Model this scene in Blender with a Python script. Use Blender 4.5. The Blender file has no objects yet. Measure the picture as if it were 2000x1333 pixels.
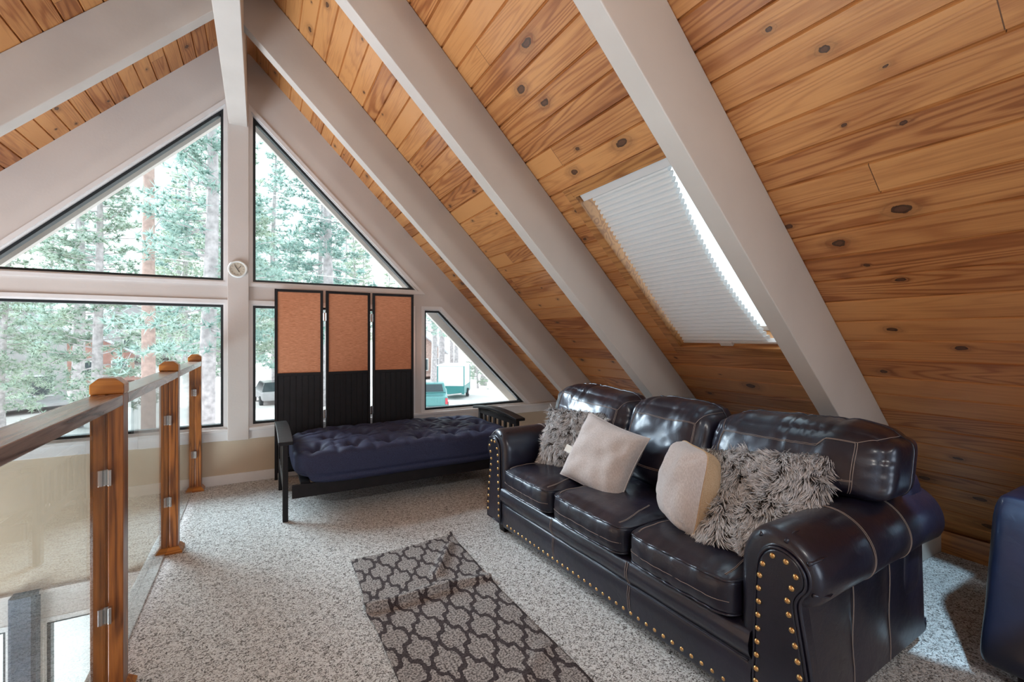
import bpy, math, random
import numpy as np
from mathutils import Vector, Matrix, noise
random.seed(7)
PI = math.pi
scene = bpy.context.scene
col = scene.collection

# ------------------------------------------------------------------ camera
CAM_H = 1.25
yaw = math.atan(494 / 889.0)
cam_data = bpy.data.cameras.new('camera'); cam = bpy.data.objects.new('camera', cam_data); col.objects.link(cam)
cam.location = (0, 0, CAM_H); cam.rotation_euler = (PI / 2, 0, -yaw)
cam_data.sensor_width = 36.0; cam_data.lens = 16.0; cam_data.shift_y = -0.0042
cam_data.clip_start = 0.02; cam_data.clip_end = 400
scene.camera = cam

# ------------------------------------------------------------------ world, lights, exposure
world = bpy.data.worlds.new('sky'); scene.world = world; world.use_nodes = True
wn = world.node_tree.nodes; wl = world.node_tree.links; wn.clear()
wo = wn.new('ShaderNodeOutputWorld'); wb = wn.new('ShaderNodeBackground'); wt = wn.new('ShaderNodeTexCoord')
wns = wn.new('ShaderNodeTexNoise'); wr = wn.new('ShaderNodeValToRGB')
wns.inputs['Scale'].default_value = 3.0; wns.inputs['Detail'].default_value = 4
wr.color_ramp.elements[0].position = 0.35; wr.color_ramp.elements[0].color = (0.74, 0.90, 1.0, 1)
wr.color_ramp.elements[1].position = 0.65; wr.color_ramp.elements[1].color = (0.92, 0.97, 1.0, 1)
wl.new(wt.outputs['Generated'], wns.inputs['Vector']); wl.new(wns.outputs['Fac'], wr.inputs['Fac'])
wl.new(wr.outputs['Color'], wb.inputs['Color']); wl.new(wb.outputs['Background'], wo.inputs['Surface'])
wb.inputs['Strength'].default_value = 1.55

def sun_lamp(name, rot, energy, angle, color):
    d = bpy.data.lights.new(name, 'SUN'); o = bpy.data.objects.new(name, d); col.objects.link(o)
    o.rotation_euler = rot; d.energy = energy; d.angle = angle; d.color = color
    return o
def area_lamp(name, loc, target, sx, sy, energy, color):
    d = bpy.data.lights.new(name, 'AREA'); o = bpy.data.objects.new(name, d); col.objects.link(o)
    d.shape = 'RECTANGLE'; d.size = sx; d.size_y = sy; d.energy = energy; d.color = color
    o.location = loc; dr = Vector(target) - Vector(loc); o.rotation_euler = dr.to_track_quat('-Z', 'Y').to_euler()
    return o
# soft daylight falling in through the gable windows
sd = Vector((0.52, -0.66, -0.54))
sun_lamp('hazy_sun', sd.to_track_quat('-Z', 'Y').to_euler(), 9.0, math.radians(34), (0.84, 0.93, 1.0))
# added fill lamps behind the camera
area_lamp('rear_fill_light', (1.25, -2.45, 1.25), (0.4, 4, 1.6), 1.5, 1.4, 22, (0.82, 0.91, 1.0))
area_lamp('rear_top_fill', (-0.36, -1.3, 3.0), (0.3, 1.4, 0.0), 0.28, 0.28, 20, (1.0, 0.92, 0.82))
# unseen up-light added in the storey below to brighten the beam undersides
area_lamp('lower_storey_fill', (-3.1, 1.7, -2.4), (-0.6, 1.8, 3.0), 3.6, 3.6, 400, (0.84, 0.93, 1.0))
sp_d = bpy.data.lights.new('rear_skylight_sun', 'SPOT'); sp_o = bpy.data.objects.new('rear_skylight_sun', sp_d); col.objects.link(sp_o)
sp_d.energy = 95; sp_d.color = (0.55, 0.82, 1.0); sp_d.spot_size = math.radians(25); sp_d.spot_blend = 0.06; sp_d.use_square = True; sp_d.shadow_soft_size = 0.03
sp_o.location = (1.80, 0.12, 1.72); sp_o.rotation_euler = (Vector((2.72, 0.96, 0)) - sp_o.location).to_track_quat('-Z', 'Y').to_euler()

vs = scene.view_settings
vs.view_transform = 'Standard'; vs.look = 'None'; vs.gamma = 1.0; vs.use_curve_mapping = False
vs.exposure = 0.55
scene.cycles.max_bounces = 10; scene.cycles.transparent_max_bounces = 24

# ------------------------------------------------------------------ helpers
def root_of(o):
    while o.parent: o = o.parent
    return o
def props(o, label=None, cat=None, group=None, kind=None):
    if label: o['label'] = label
    if cat: o['category'] = cat
    if group: o['group'] = group
    if kind: o['kind'] = kind
    return o
def thing(name, label, cat, loc=(0, 0, 0), rotz=0.0, group=None):
    o = bpy.data.objects.new(name, None); col.objects.link(o)
    o.location = loc; o.rotation_euler = (0, 0, rotz); o.empty_display_size = 0.1
    return props(o, label, cat, group)
def copy_tree(o, parent=None):
    c = o.copy(); col.objects.link(c); c.parent = parent
    for ch in o.children: copy_tree(ch, c)
    return c

class MB:
    def __init__(s): s.v = []; s.f = []; s.c = None
    def add(s, vs_, fs):
        n = len(s.v); s.v += [tuple(p) for p in vs_]; s.f += [tuple(i + n for i in f) for f in fs]; return s
    def box(s, x0, x1, y0, y1, z0, z1):
        v = [(x, y, z) for x in (x0, x1) for y in (y0, y1) for z in (z0, z1)]
        return s.add(v, [(0, 1, 3, 2), (4, 6, 7, 5), (0, 4, 5, 1), (2, 3, 7, 6), (0, 2, 6, 4), (1, 5, 7, 3)])
    def obox(s, c, ax, ay, az):   # centre and three half-vectors
        c, ax, ay, az = map(Vector, (c, ax, ay, az))
        v = [c + ax * i + ay * j + az * k for i in (-1, 1) for j in (-1, 1) for k in (-1, 1)]
        return s.add(v, [(0, 1, 3, 2), (4, 6, 7, 5), (0, 4, 5, 1), (2, 3, 7, 6), (0, 2, 6, 4), (1, 5, 7, 3)])
    def bar(s, a, b, w, h, up=(0, 0, 1)):
        a = Vector(a); b = Vector(b); d = (b - a); L = d.length; d.normalize()
        sd_ = d.cross(Vector(up)).normalized(); u = sd_.cross(d)
        return s.obox((a + b) / 2, d * L / 2, sd_ * w / 2, u * h / 2)
    def prism(s, poly, axis, a, b):   # poly of 2D points; axis 0:(y,z) 1:(x,z) 2:(x,y)
        n = len(poly)
        def P(p, t):
            return {0: (t, p[0], p[1]), 1: (p[0], t, p[1]), 2: (p[0], p[1], t)}[axis]
        v = [P(p, a) for p in poly] + [P(p, b) for p in poly]
        f = [tuple(range(n)), tuple(range(2 * n - 1, n - 1, -1))]
        f += [(i, i + n, (i + 1) % n + n, (i + 1) % n) for i in range(n)]
        return s.add(v, f)
    def tube(s, path, r, n=8, closed=False, cap=True):
        path = [Vector(p) for p in path]; m = len(path); v = []
        ref = None
        for i, p in enumerate(path):
            if closed: t = path[(i + 1) % m] - path[i - 1]
            else: t = path[min(i + 1, m - 1)] - path[max(i - 1, 0)]
            if t.length < 1e-9: t = Vector((0, 0, 1))
            t.normalize()
            if ref is None:
                ref = t.orthogonal().normalized()
            else:
                ref = (ref - t * ref.dot(t))
                ref = ref.normalized() if ref.length > 1e-6 else t.orthogonal().normalized()
            bi = t.cross(ref); rr = r(i / (m - 1)) if callable(r) else r
            for k in range(n):
                a = 2 * PI * k / n; v.append(p + ref * math.cos(a) * rr + bi * math.sin(a) * rr)
        f = []
        for i in range(m if closed else m - 1):
            j = (i + 1) % m
            for k in range(n):
                f.append((i * n + k, i * n + (k + 1) % n, j * n + (k + 1) % n, j * n + k))
        if cap and not closed:
            f.append(tuple(range(n - 1, -1, -1))); f.append(tuple((m - 1) * n + k for k in range(n)))
        return s.add(v, f)
    def lathe(s, prof, c, axis=(0, 0, 1), n=20):   # prof: (radius, height)
        ax = Vector(axis).normalized(); u = ax.orthogonal().normalized(); w = ax.cross(u); c = Vector(c)
        v = []; m = len(prof)
        for r, h in prof:
            for k in range(n):
                a = 2 * PI * k / n; v.append(c + ax * h + (u * math.cos(a) + w * math.sin(a)) * r)
        f = [(i * n + k, i * n + (k + 1) % n, (i + 1) * n + (k + 1) % n, (i + 1) * n + k) for i in range(m - 1) for k in range(n)]
        f.append(tuple(range(n - 1, -1, -1))); f.append(tuple((m - 1) * n + k for k in range(n)))
        return s.add(v, f)
    def grid(s, fn, nu, nv, cu=False, cv=False):
        v = [fn(i / nu, j / nv) for i in range(nu + (0 if cu else 1)) for j in range(nv + (0 if cv else 1))]
        W = nv + (0 if cv else 1); H = nu + (0 if cu else 1)
        f = [(i * W + j, ((i + 1) % H) * W + j, ((i + 1) % H) * W + (j + 1) % W, i * W + (j + 1) % W) for i in range(nu) for j in range(nv)]
        return s.add(v, f)
    def build(s, name, mat, parent=None, smooth=False, bevel=0, world=True, sub=0, autos=None, seg=2):
        me = bpy.data.meshes.new(name); v = s.v
        origin = None
        if parent is not None:
            if world:
                r = root_of(parent); M = (Matrix.Translation(r.location) @ Matrix.Rotation(r.rotation_euler.z, 4, 'Z')).inverted()
                v = [tuple(M @ Vector(p)) for p in v]
        else:
            a = np.array(v); mn = a.min(0); mx = a.max(0)
            origin = ((mn[0] + mx[0]) / 2, (mn[1] + mx[1]) / 2, mn[2])
            v = [tuple(q) for q in (a - np.array(origin))]
        me.from_pydata(v, [], s.f); me.update()
        import bmesh
        bm = bmesh.new(); bm.from_mesh(me); bmesh.ops.recalc_face_normals(bm, faces=bm.faces); bm.to_mesh(me); bm.free()
        if mat: me.materials.append(mat)
        if smooth: me.shade_smooth()
        o = bpy.data.objects.new(name, me); col.objects.link(o)
        if origin: o.location = origin
        if parent is not None: o.parent = parent
        if bevel:
            m = o.modifiers.new('bevel', 'BEVEL'); m.width = bevel; m.segments = seg; m.limit_method = 'ANGLE'; m.angle_limit = math.radians(35)
        if sub:
            m = o.modifiers.new('sub', 'SUBSURF'); m.levels = sub; m.render_levels = sub
        if autos:
            me.shade_smooth()
            try: me.set_sharp_from_angle(angle=math.radians(autos))
            except Exception: pass
        return o

def catmull(pts, n=6, closed=False):
    P = [Vector(p) for p in pts]; m = len(P); out = []
    rng = range(m) if closed else range(m - 1)
    for i in rng:
        if closed: a, b, c, d = P[i - 1], P[i], P[(i + 1) % m], P[(i + 2) % m]
        else: a, b, c, d = P[max(i - 1, 0)], P[i], P[i + 1], P[min(i + 2, m - 1)]
        for k in range(n):
            t = k / n
            out.append(0.5 * ((2 * b) + (c - a) * t + (2 * a - 5 * b + 4 * c - d) * t * t + (3 * b - a - 3 * c + d) * t ** 3))
    if not closed: out.append(P[-1])
    return out
def inset(poly, d):     # inward offset of a convex polygon (2D); negative grows it
    n = len(poly); A = sum(poly[i][0] * poly[(i + 1) % n][1] - poly[(i + 1) % n][0] * poly[i][1] for i in range(n))
    sg = 1 if A > 0 else -1; L = []
    for i in range(n):
        a = poly[i]; b = poly[(i + 1) % n]; dx = b[0] - a[0]; dy = b[1] - a[1]; l = math.hypot(dx, dy)
        nx = -dy / l * sg; ny = dx / l * sg; L.append(((a[0] + nx * d, a[1] + ny * d), (dx, dy)))
    out = []
    for i in range(n):
        (p, r), (q, t) = L[i - 1], L[i]; cr = r[0] * t[1] - r[1] * t[0]
        k = ((q[0] - p[0]) * t[1] - (q[1] - p[1]) * t[0]) / cr; out.append((p[0] + r[0] * k, p[1] + r[1] * k))
    return out
def ring(mb, outer, inner, y0, y1):
    n = len(outer); v = [(p[0], y, p[1]) for y in (y0, y1) for p in outer] + [(p[0], y, p[1]) for y in (y0, y1) for p in inner]
    f = []
    for i in range(n):
        j = (i + 1) % n
        f += [(i, j, 2 * n + j, 2 * n + i), (n + i, 3 * n + i, 3 * n + j, n + j), (i, n + i, n + j, j), (2 * n + i, 2 * n + j, 3 * n + j, 3 * n + i)]
    mb.add(v, f)
def nz(p, sc=1.0, seed=0.0): return noise.noise(Vector((p[0] * sc + seed, p[1] * sc + seed * 1.7, p[2] * sc - seed)))

# ------------------------------------------------------------------ materials
def new_mat(name):
    m = bpy.data.materials.new(name); m.use_nodes = True; nt = m.node_tree
    b = nt.nodes['Principled BSDF']
    return m, nt, b
def N(nt, t, **kw):
    n = nt.nodes.new(t)
    for k, v in kw.items():
        if k.startswith('i_'): n.inputs[k[2:].replace('_', ' ')].default_value = v
        else: setattr(n, k, v)
    return n
def M_(nt, op, a, b=None, c=None, clamp=False):
    n = nt.nodes.new('ShaderNodeMath'); n.operation = op; n.use_clamp = clamp
    for i, x in enumerate((a, b, c)):
        if x is None: continue
        if hasattr(x, 'is_output') or isinstance(x, bpy.types.NodeSocket): nt.links.new(x, n.inputs[i])
        else: n.inputs[i].default_value = x
    return n.outputs[0]
def ramp(nt, fac, stops, interp='LINEAR'):
    r = nt.nodes.new('ShaderNodeValToRGB'); r.color_ramp.interpolation = interp; e = r.color_ramp.elements
    while len(e) < len(stops): e.new(0.5)
    for i, (p, c) in enumerate(stops):
        e[i].position = p; e[i].color = (*c, 1) if len(c) == 3 else c
    nt.links.new(fac, r.inputs['Fac']); return r.outputs['Color']
def comb(nt, x, y, z):
    n = nt.nodes.new('ShaderNodeCombineXYZ')
    for i, q in enumerate((x, y, z)):
        if isinstance(q, bpy.types.NodeSocket): nt.links.new(q, n.inputs[i])
        else: n.inputs[i].default_value = q
    return n.outputs[0]
def noise_n(nt, vec, scale, detail=2, rough=0.5, dist=0.0):
    n = nt.nodes.new('ShaderNodeTexNoise'); n.inputs['Scale'].default_value = scale; n.inputs['Detail'].default_value = detail
    n.inputs['Roughness'].default_value = rough; n.inputs['Distortion'].default_value = dist
    if vec is not None: nt.links.new(vec, n.inputs['Vector'])
    return n.outputs['Fac']
def bump(nt, b, h, strength=0.3, dist=0.01):
    n = nt.nodes.new('ShaderNodeBump'); n.inputs['Strength'].default_value = strength; n.inputs['Distance'].default_value = dist
    nt.links.new(h, n.inputs['Height']); nt.links.new(n.outputs[0], b.inputs['Normal'])
def mixc(nt, fac, a, b, mode='MIX'):
    n = nt.nodes.new('ShaderNodeMix'); n.data_type = 'RGBA'; n.blend_type = mode
    for s_, x in ((n.inputs[0], fac), (n.inputs[6], a), (n.inputs[7], b)):
        if isinstance(x, bpy.types.NodeSocket): nt.links.new(x, s_)
        else: s_.default_value = x if not isinstance(x, tuple) else (*x, 1)[:4]
    return n.outputs[2]

def plain(name, c, rough=0.6, metal=0.0, var=0.0, scale=8.0, bumps=0.0, bscale=60.0, spec=0.5, coat=0.0):
    m, nt, b = new_mat(name); b.inputs['Base Color'].default_value = (*c, 1); b.inputs['Roughness'].default_value = rough
    b.inputs['Metallic'].default_value = metal; b.inputs['Specular IOR Level'].default_value = spec
    if coat: b.inputs['Coat Weight'].default_value = coat; b.inputs['Coat Roughness'].default_value = 0.15
    tc = N(nt, 'ShaderNodeTexCoord')
    if var:
        f = noise_n(nt, tc.outputs['Object'], scale, 4)
        cc = ramp(nt, f, [(0.3, tuple(x * (1 - var) for x in c)), (0.7, tuple(min(1, x * (1 + var)) for x in c))])
        nt.links.new(cc, b.inputs['Base Color'])
    if bumps:
        bump(nt, b, noise_n(nt, tc.outputs['Object'], bscale, 3), bumps, 0.004)
    return m

def wood_boards(name, light, mid, dark, board=0.1215, slope=True, rough=0.42, knots=True, zoff=3.81):
    m, nt, b = new_mat(name); L = nt.links
    geo = N(nt, 'ShaderNodeNewGeometry'); sp = N(nt, 'ShaderNodeSeparateXYZ'); L.new(geo.outputs['Position'], sp.inputs[0])
    y = sp.outputs['Y']
    s = M_(nt, 'MULTIPLY', M_(nt, 'SUBTRACT', zoff, sp.outputs['Z']), 1.41421)
    sb = M_(nt, 'DIVIDE', s, board); idx = M_(nt, 'FLOOR', sb); fr = M_(nt, 'FRACT', sb)
    side = M_(nt, 'GREATER_THAN', sp.outputs['X'], -0.19)
    idx2 = M_(nt, 'ADD', idx, M_(nt, 'MULTIPLY', side, 57.0))
    w1 = N(nt, 'ShaderNodeTexWhiteNoise', noise_dimensions='1D'); L.new(idx2, w1.inputs['W'])
    ys = M_(nt, 'DIVIDE', M_(nt, 'ADD', y, M_(nt, 'MULTIPLY', w1.outputs['Value'], 9.0)), 4.6)
    seg = M_(nt, 'FLOOR', ys); sfr = M_(nt, 'FRACT', ys)
    w2 = N(nt, 'ShaderNodeTexWhiteNoise', noise_dimensions='2D'); L.new(comb(nt, idx2, seg, 0.0), w2.inputs['Vector'])
    rid = w2.outputs['Value']; off = M_(nt, 'MULTIPLY', rid, 40.0)
    # knots: one candidate per cell along the board
    kx = M_(nt, 'ADD', M_(nt, 'DIVIDE', y, 0.42), off); kc = M_(nt, 'FLOOR', kx)
    w3 = N(nt, 'ShaderNodeTexWhiteNoise', noise_dimensions='3D'); L.new(comb(nt, kc, idx2, seg), w3.inputs['Vector'])
    sep = N(nt, 'ShaderNodeSeparateColor'); L.new(w3.outputs['Color'], sep.inputs[0])
    px = M_(nt, 'MULTIPLY_ADD', sep.outputs[0], 0.5, 0.25); py = M_(nt, 'MULTIPLY_ADD', sep.outputs[1], 0.6, 0.2)
    dx = M_(nt, 'MULTIPLY', M_(nt, 'SUBTRACT', M_(nt, 'FRACT', kx), px), 0.42)
    dy = M_(nt, 'MULTIPLY', M_(nt, 'SUBTRACT', fr, py), board * 1.25)
    wob = M_(nt, 'MULTIPLY', M_(nt, 'SUBTRACT', noise_n(nt, geo.outputs['Position'], 30.0, 3), 0.5), 0.026)
    kd = M_(nt, 'ADD', M_(nt, 'SQRT', M_(nt, 'ADD', M_(nt, 'MULTIPLY', M_(nt, 'MULTIPLY', dx, dx), 0.55), M_(nt, 'MULTIPLY', dy, dy))), wob)
    has = M_(nt, 'GREATER_THAN', sep.outputs[2], 0.50)
    ksz = M_(nt, 'MAXIMUM', M_(nt, 'MULTIPLY_ADD', M_(nt, 'POWER', M_(nt, 'MAXIMUM', M_(nt, 'SUBTRACT', sep.outputs[2], 0.50), 0.0), 2.0), 0.085, 0.0045), 0.0045)
    kdn = M_(nt, 'DIVIDE', kd, ksz)
    kdn = M_(nt, 'ADD', kdn, M_(nt, 'MULTIPLY', M_(nt, 'SUBTRACT', 1.0, has), 50.0))
    bend = M_(nt, 'DIVIDE', 1.0, M_(nt, 'ADD', 1.0, M_(nt, 'MULTIPLY', kdn, kdn)))
    # growth rings drawn out along the board
    gv = comb(nt, M_(nt, 'MULTIPLY', y, 0.34), M_(nt, 'MULTIPLY', s, 5.0), off)
    g1 = noise_n(nt, gv, 1.4, 2, 0.4)
    ph = M_(nt, 'ADD', M_(nt, 'MULTIPLY', g1, 130.0), M_(nt, 'MULTIPLY', bend, 9.0))
    rings = M_(nt, 'MULTIPLY_ADD', M_(nt, 'SINE', ph), 0.5, 0.5)
    rings = M_(nt, 'POWER', rings, 2.6)
    fine = noise_n(nt, comb(nt, M_(nt, 'MULTIPLY', y, 5.0), M_(nt, 'MULTIPLY', s, 160.0), off), 1.0, 3, 0.6)
    blot = noise_n(nt, comb(nt, M_(nt, 'MULTIPLY', y, 1.2), M_(nt, 'MULTIPLY', s, 5.0), off), 1.6, 3, 0.5)
    amt = M_(nt, 'ADD', M_(nt, 'MULTIPLY', rings, M_(nt, 'MULTIPLY_ADD', rid, 0.30, 0.05)), M_(nt, 'MULTIPLY', M_(nt, 'SUBTRACT', fine, 0.45), 0.45))
    amt = M_(nt, 'ADD', amt, M_(nt, 'MULTIPLY', M_(nt, 'SUBTRACT', w2.outputs['Value'], 0.5), 0.30))
    amt = M_(nt, 'ADD', amt, M_(nt, 'MULTIPLY', M_(nt, 'SUBTRACT', blot, 0.42), 0.75), clamp=True)
    colr = ramp(nt, amt, [(0.0, light), (0.42, mid), (1.0, dark)])
    if knots:
        halo = ramp(nt, kdn, [(0.0, (0.0, 0.0, 0.0)), (1.0, (1, 1, 1))])
        hf = M_(nt, 'MULTIPLY', M_(nt, 'SUBTRACT', 1.0, M_(nt, 'DIVIDE', kdn, 3.4), clamp=True), 0.55)
        colr = mixc(nt, hf, colr, tuple(q * 0.75 for q in dark))
        rim = M_(nt, 'MULTIPLY', M_(nt, 'LESS_THAN', M_(nt, 'ABSOLUTE', M_(nt, 'SUBTRACT', kdn, 1.75)), 0.16), 0.16)
        colr = mixc(nt, rim, colr, (0.09, 0.030, 0.012))
        kf = M_(nt, 'MULTIPLY', M_(nt, 'LESS_THAN', kdn, 1.0), 0.86)
        inner = mixc(nt, M_(nt, 'LESS_THAN', kdn, 0.62), (0.025, 0.010, 0.006), (0.085, 0.035, 0.018))
        colr = mixc(nt, kf, colr, inner)
    # butt joints between board ends
    jt = M_(nt, 'LESS_THAN', sfr, 0.0006)
    colr = mixc(nt, M_(nt, 'MULTIPLY', jt, 0.8), colr, (0.04, 0.015, 0.008))
    L.new(colr, b.inputs['Base Color']); b.inputs['Roughness'].default_value = rough
    bump(nt, b, M_(nt, 'ADD', fine, M_(nt, 'MULTIPLY', rings, -0.5)), 0.12, 0.002)
    b.inputs['Coat Weight'].default_value = 0.12; b.inputs['Coat Roughness'].default_value = 0.3
    return m

def wood_post(name, light, dark, axis='Z', scale=1.0, rough=0.4):
    m, nt, b = new_mat(name); L = nt.links
    tc = N(nt, 'ShaderNodeTexCoord'); mp = N(nt, 'ShaderNodeMapping'); L.new(tc.outputs['Object'], mp.inputs['Vector'])
    sc = {'Z': (9, 9, 0.75), 'Y': (9, 0.75, 9), 'X': (0.75, 9, 9)}[axis]; mp.inputs['Scale'].default_value = tuple(q * scale for q in sc)
    oi = N(nt, 'ShaderNodeObjectInfo')
    n1 = noise_n(nt, mp.outputs[0], 1.6, 2, 0.4, 0.3)
    rg = M_(nt, 'POWER', M_(nt, 'MULTIPLY_ADD', M_(nt, 'SINE', M_(nt, 'MULTIPLY', n1, 46.0)), 0.5, 0.5), 1.6)
    mp2 = N(nt, 'ShaderNodeMapping'); L.new(tc.outputs['Object'], mp2.inputs['Vector'])
    sc2 = {'Z': (260, 260, 9), 'Y': (260, 9, 260), 'X': (9, 260, 260)}[axis]; mp2.inputs['Scale'].default_value = sc2
    fn = noise_n(nt, mp2.outputs[0], 1.0, 3, 0.6)
    a = M_(nt, 'ADD', M_(nt, 'MULTIPLY', rg, 0.72), M_(nt, 'MULTIPLY', M_(nt, 'SUBTRACT', fn, 0.42), 0.9), clamp=True)
    L.new(ramp(nt, a, [(0.0, light), (1.0, dark)]), b.inputs['Base Color'])
    b.inputs['Roughness'].default_value = rough; bump(nt, b, fn, 0.15, 0.001)
    b.inputs['Coat Weight'].default_value = 0.2; b.inputs['Coat Roughness'].default_value = 0.25
    return m

def glass_mat(name, tint=(0.96, 0.985, 0.98)):
    m, nt, b = new_mat(name); nt.nodes.remove(b); L = nt.links; out = nt.nodes['Material Output']
    geo = N(nt, 'ShaderNodeNewGeometry'); dt = N(nt, 'ShaderNodeVectorMath', operation='DOT_PRODUCT')
    L.new(geo.outputs['Normal'], dt.inputs[0]); L.new(geo.outputs['Incoming'], dt.inputs[1])
    c = M_(nt, 'SUBTRACT', 1.0, M_(nt, 'ABSOLUTE', dt.outputs['Value']))
    R = M_(nt, 'MULTIPLY_ADD', M_(nt, 'POWER', c, 5.0), 0.96, 0.04, clamp=True)
    tr = N(nt, 'ShaderNodeBsdfTransparent'); tr.inputs['Color'].default_value = (*tint, 1)
    gl = N(nt, 'ShaderNodeBsdfGlossy'); gl.inputs['Roughness'].default_value = 0.0
    mx = N(nt, 'ShaderNodeMixShader'); L.new(R, mx.inputs[0]); L.new(tr.outputs[0], mx.inputs[1]); L.new(gl.outputs[0], mx.inputs[2])
    L.new(mx.outputs[0], out.inputs['Surface']); return m

def carpet_mat():
    m, nt, b = new_mat('frieze_carpet'); L = nt.links; tc = N(nt, 'ShaderNodeTexCoord')
    mp = N(nt, 'ShaderNodeMapping'); L.new(tc.outputs['Object'], mp.inputs['Vector'])
    n0 = noise_n(nt, mp.outputs[0], 82.0, 2, 0.6, 1.6)
    n1 = noise_n(nt, mp.outputs[0], 190.0, 2, 0.6, 0.6)
    n2 = noise_n(nt, mp.outputs[0], 1.1, 3, 0.5)
    f = M_(nt, 'ADD', M_(nt, 'MULTIPLY', n0, 0.65), M_(nt, 'MULTIPLY', n1, 0.35))
    c = ramp(nt, f, [(0.40, (0.07, 0.07, 0.076)), (0.465, (0.42, 0.43, 0.445)), (0.53, (0.86, 0.89, 0.92))])
    c2 = mixc(nt, M_(nt, 'MULTIPLY_ADD', n2, 0.25, -0.05, clamp=True), c, (0.30, 0.26, 0.22), 'MIX')
    L.new(c2, b.inputs['Base Color']); b.inputs['Roughness'].default_value = 1.0; b.inputs['Specular IOR Level'].default_value = 0.1
    b.inputs['Sheen Weight'].default_value = 0.2
    bump(nt, b, f, 0.9, 0.012); return m

def rug_mat():
    m, nt, b = new_mat('trellis_rug'); L = nt.links; tc = N(nt, 'ShaderNodeTexCoord'); sp = N(nt, 'ShaderNodeSeparateXYZ')
    L.new(tc.outputs['UV'], sp.inputs[0])
    wob = M_(nt, 'MULTIPLY', M_(nt, 'SUBTRACT', noise_n(nt, tc.outputs['UV'], 45.0, 2), 0.5), 0.10)
    u = M_(nt, 'ADD', M_(nt, 'DIVIDE', M_(nt, 'ADD', sp.outputs['X'], 0.021), 0.142), wob)
    v = M_(nt, 'ADD', M_(nt, 'DIVIDE', M_(nt, 'ADD', sp.outputs['Y'], 0.054), 0.228), wob)
    ax = M_(nt, 'ABSOLUTE', M_(nt, 'SUBTRACT', M_(nt, 'FRACT', M_(nt, 'ADD', u, 0.5)), 0.5))
    ay = M_(nt, 'ABSOLUTE', M_(nt, 'SUBTRACT', M_(nt, 'FRACT', M_(nt, 'ADD', v, 0.5)), 0.5))
    t = M_(nt, 'SUBTRACT', ax, ay)
    w = M_(nt, 'MULTIPLY', M_(nt, 'SINE', M_(nt, 'MULTIPLY', t, 4 * PI)), 0.062)
    e = M_(nt, 'ABSOLUTE', M_(nt, 'SUBTRACT', M_(nt, 'SUBTRACT', M_(nt, 'ADD', ax, ay), 0.5), w))
    fz = noise_n(nt, tc.outputs['UV'], 120.0, 3, 0.7)
    ln = M_(nt, 'GREATER_THAN', M_(nt, 'ADD', e, M_(nt, 'MULTIPLY', M_(nt, 'SUBTRACT', fz, 0.5), 0.07)), 0.088)
    cell = ramp(nt, fz, [(0.40, (0.06, 0.055, 0.057)), (0.58, (0.46, 0.44, 0.44))])
    dk = ramp(nt, fz, [(0.35, (0.018, 0.013, 0.017)), (0.65, (0.085, 0.07, 0.078))])
    L.new(mixc(nt, ln, dk, cell), b.inputs['Base Color']); b.inputs['Roughness'].default_value = 0.95
    bump(nt, b, M_(nt, 'ADD', fz, M_(nt, 'MULTIPLY', ln, 0.6)), 0.6, 0.005); return m

def leather(name, c, rough=0.3, bs=0.25):
    m, nt, b = new_mat(name); L = nt.links; tc = N(nt, 'ShaderNodeTexCoord')
    n = noise_n(nt, tc.outputs['Object'], 5.0, 3); n2 = noise_n(nt, tc.outputs['Object'], 260.0, 3, 0.6)
    n3 = noise_n(nt, tc.outputs['Object'], 22.0, 4, 0.6, 0.6)
    L.new(ramp(nt, n, [(0.3, tuple(q * 0.7 for q in c)), (0.7, tuple(q * 1.35 for q in c))]), b.inputs['Base Color'])
    L.new(M_(nt, 'MULTIPLY_ADD', n3, 0.22, rough - 0.10), b.inputs['Roughness'])
    bump(nt, b, M_(nt, 'ADD', M_(nt, 'MULTIPLY', n2, 0.12), n3), bs, 0.006)
    b.inputs['Specular IOR Level'].default_value = 0.7; b.inputs['Coat Weight'].default_value = 0.55; b.inputs['Coat Roughness'].default_value = 0.22; b.inputs['Specular Tint'].default_value = (0.62, 0.78, 1.0, 1)  # blue of the window reflections is put into the specular tint
    return m

def woven(name, c1, c2, sx, sy, rough=0.9, axis=('X', 'Z')):
    m, nt, b = new_mat(name); L = nt.links; tc = N(nt, 'ShaderNodeTexCoord'); mp = N(nt, 'ShaderNodeMapping')
    L.new(tc.outputs['Object'], mp.inputs['Vector']); mp.inputs['Scale'].default_value = (sx, (sx + sy) / 2, sy)
    f = noise_n(nt, mp.outputs[0], 1.0, 3, 0.65)
    L.new(ramp(nt, f, [(0.3, c1), (0.7, c2)]), b.inputs['Base Color']); b.inputs['Roughness'].default_value = rough
    b.inputs['Specular IOR Level'].default_value = 0.15; bump(nt, b, f, 0.35, 0.002); return m

def fur_mat():
    m, nt, b = new_mat('shaggy_fur'); L = nt.links
    at = N(nt, 'ShaderNodeAttribute', attribute_name='fur'); sp = N(nt, 'ShaderNodeSeparateColor'); L.new(at.outputs['Color'], sp.inputs[0])
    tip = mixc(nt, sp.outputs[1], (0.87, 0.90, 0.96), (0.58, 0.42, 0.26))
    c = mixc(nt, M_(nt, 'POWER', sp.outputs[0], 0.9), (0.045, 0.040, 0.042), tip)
    L.new(c, b.inputs['Base Color']); b.inputs['Roughness'].default_value = 0.7; b.inputs['Specular IOR Level'].default_value = 0.25
    return m

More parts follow.
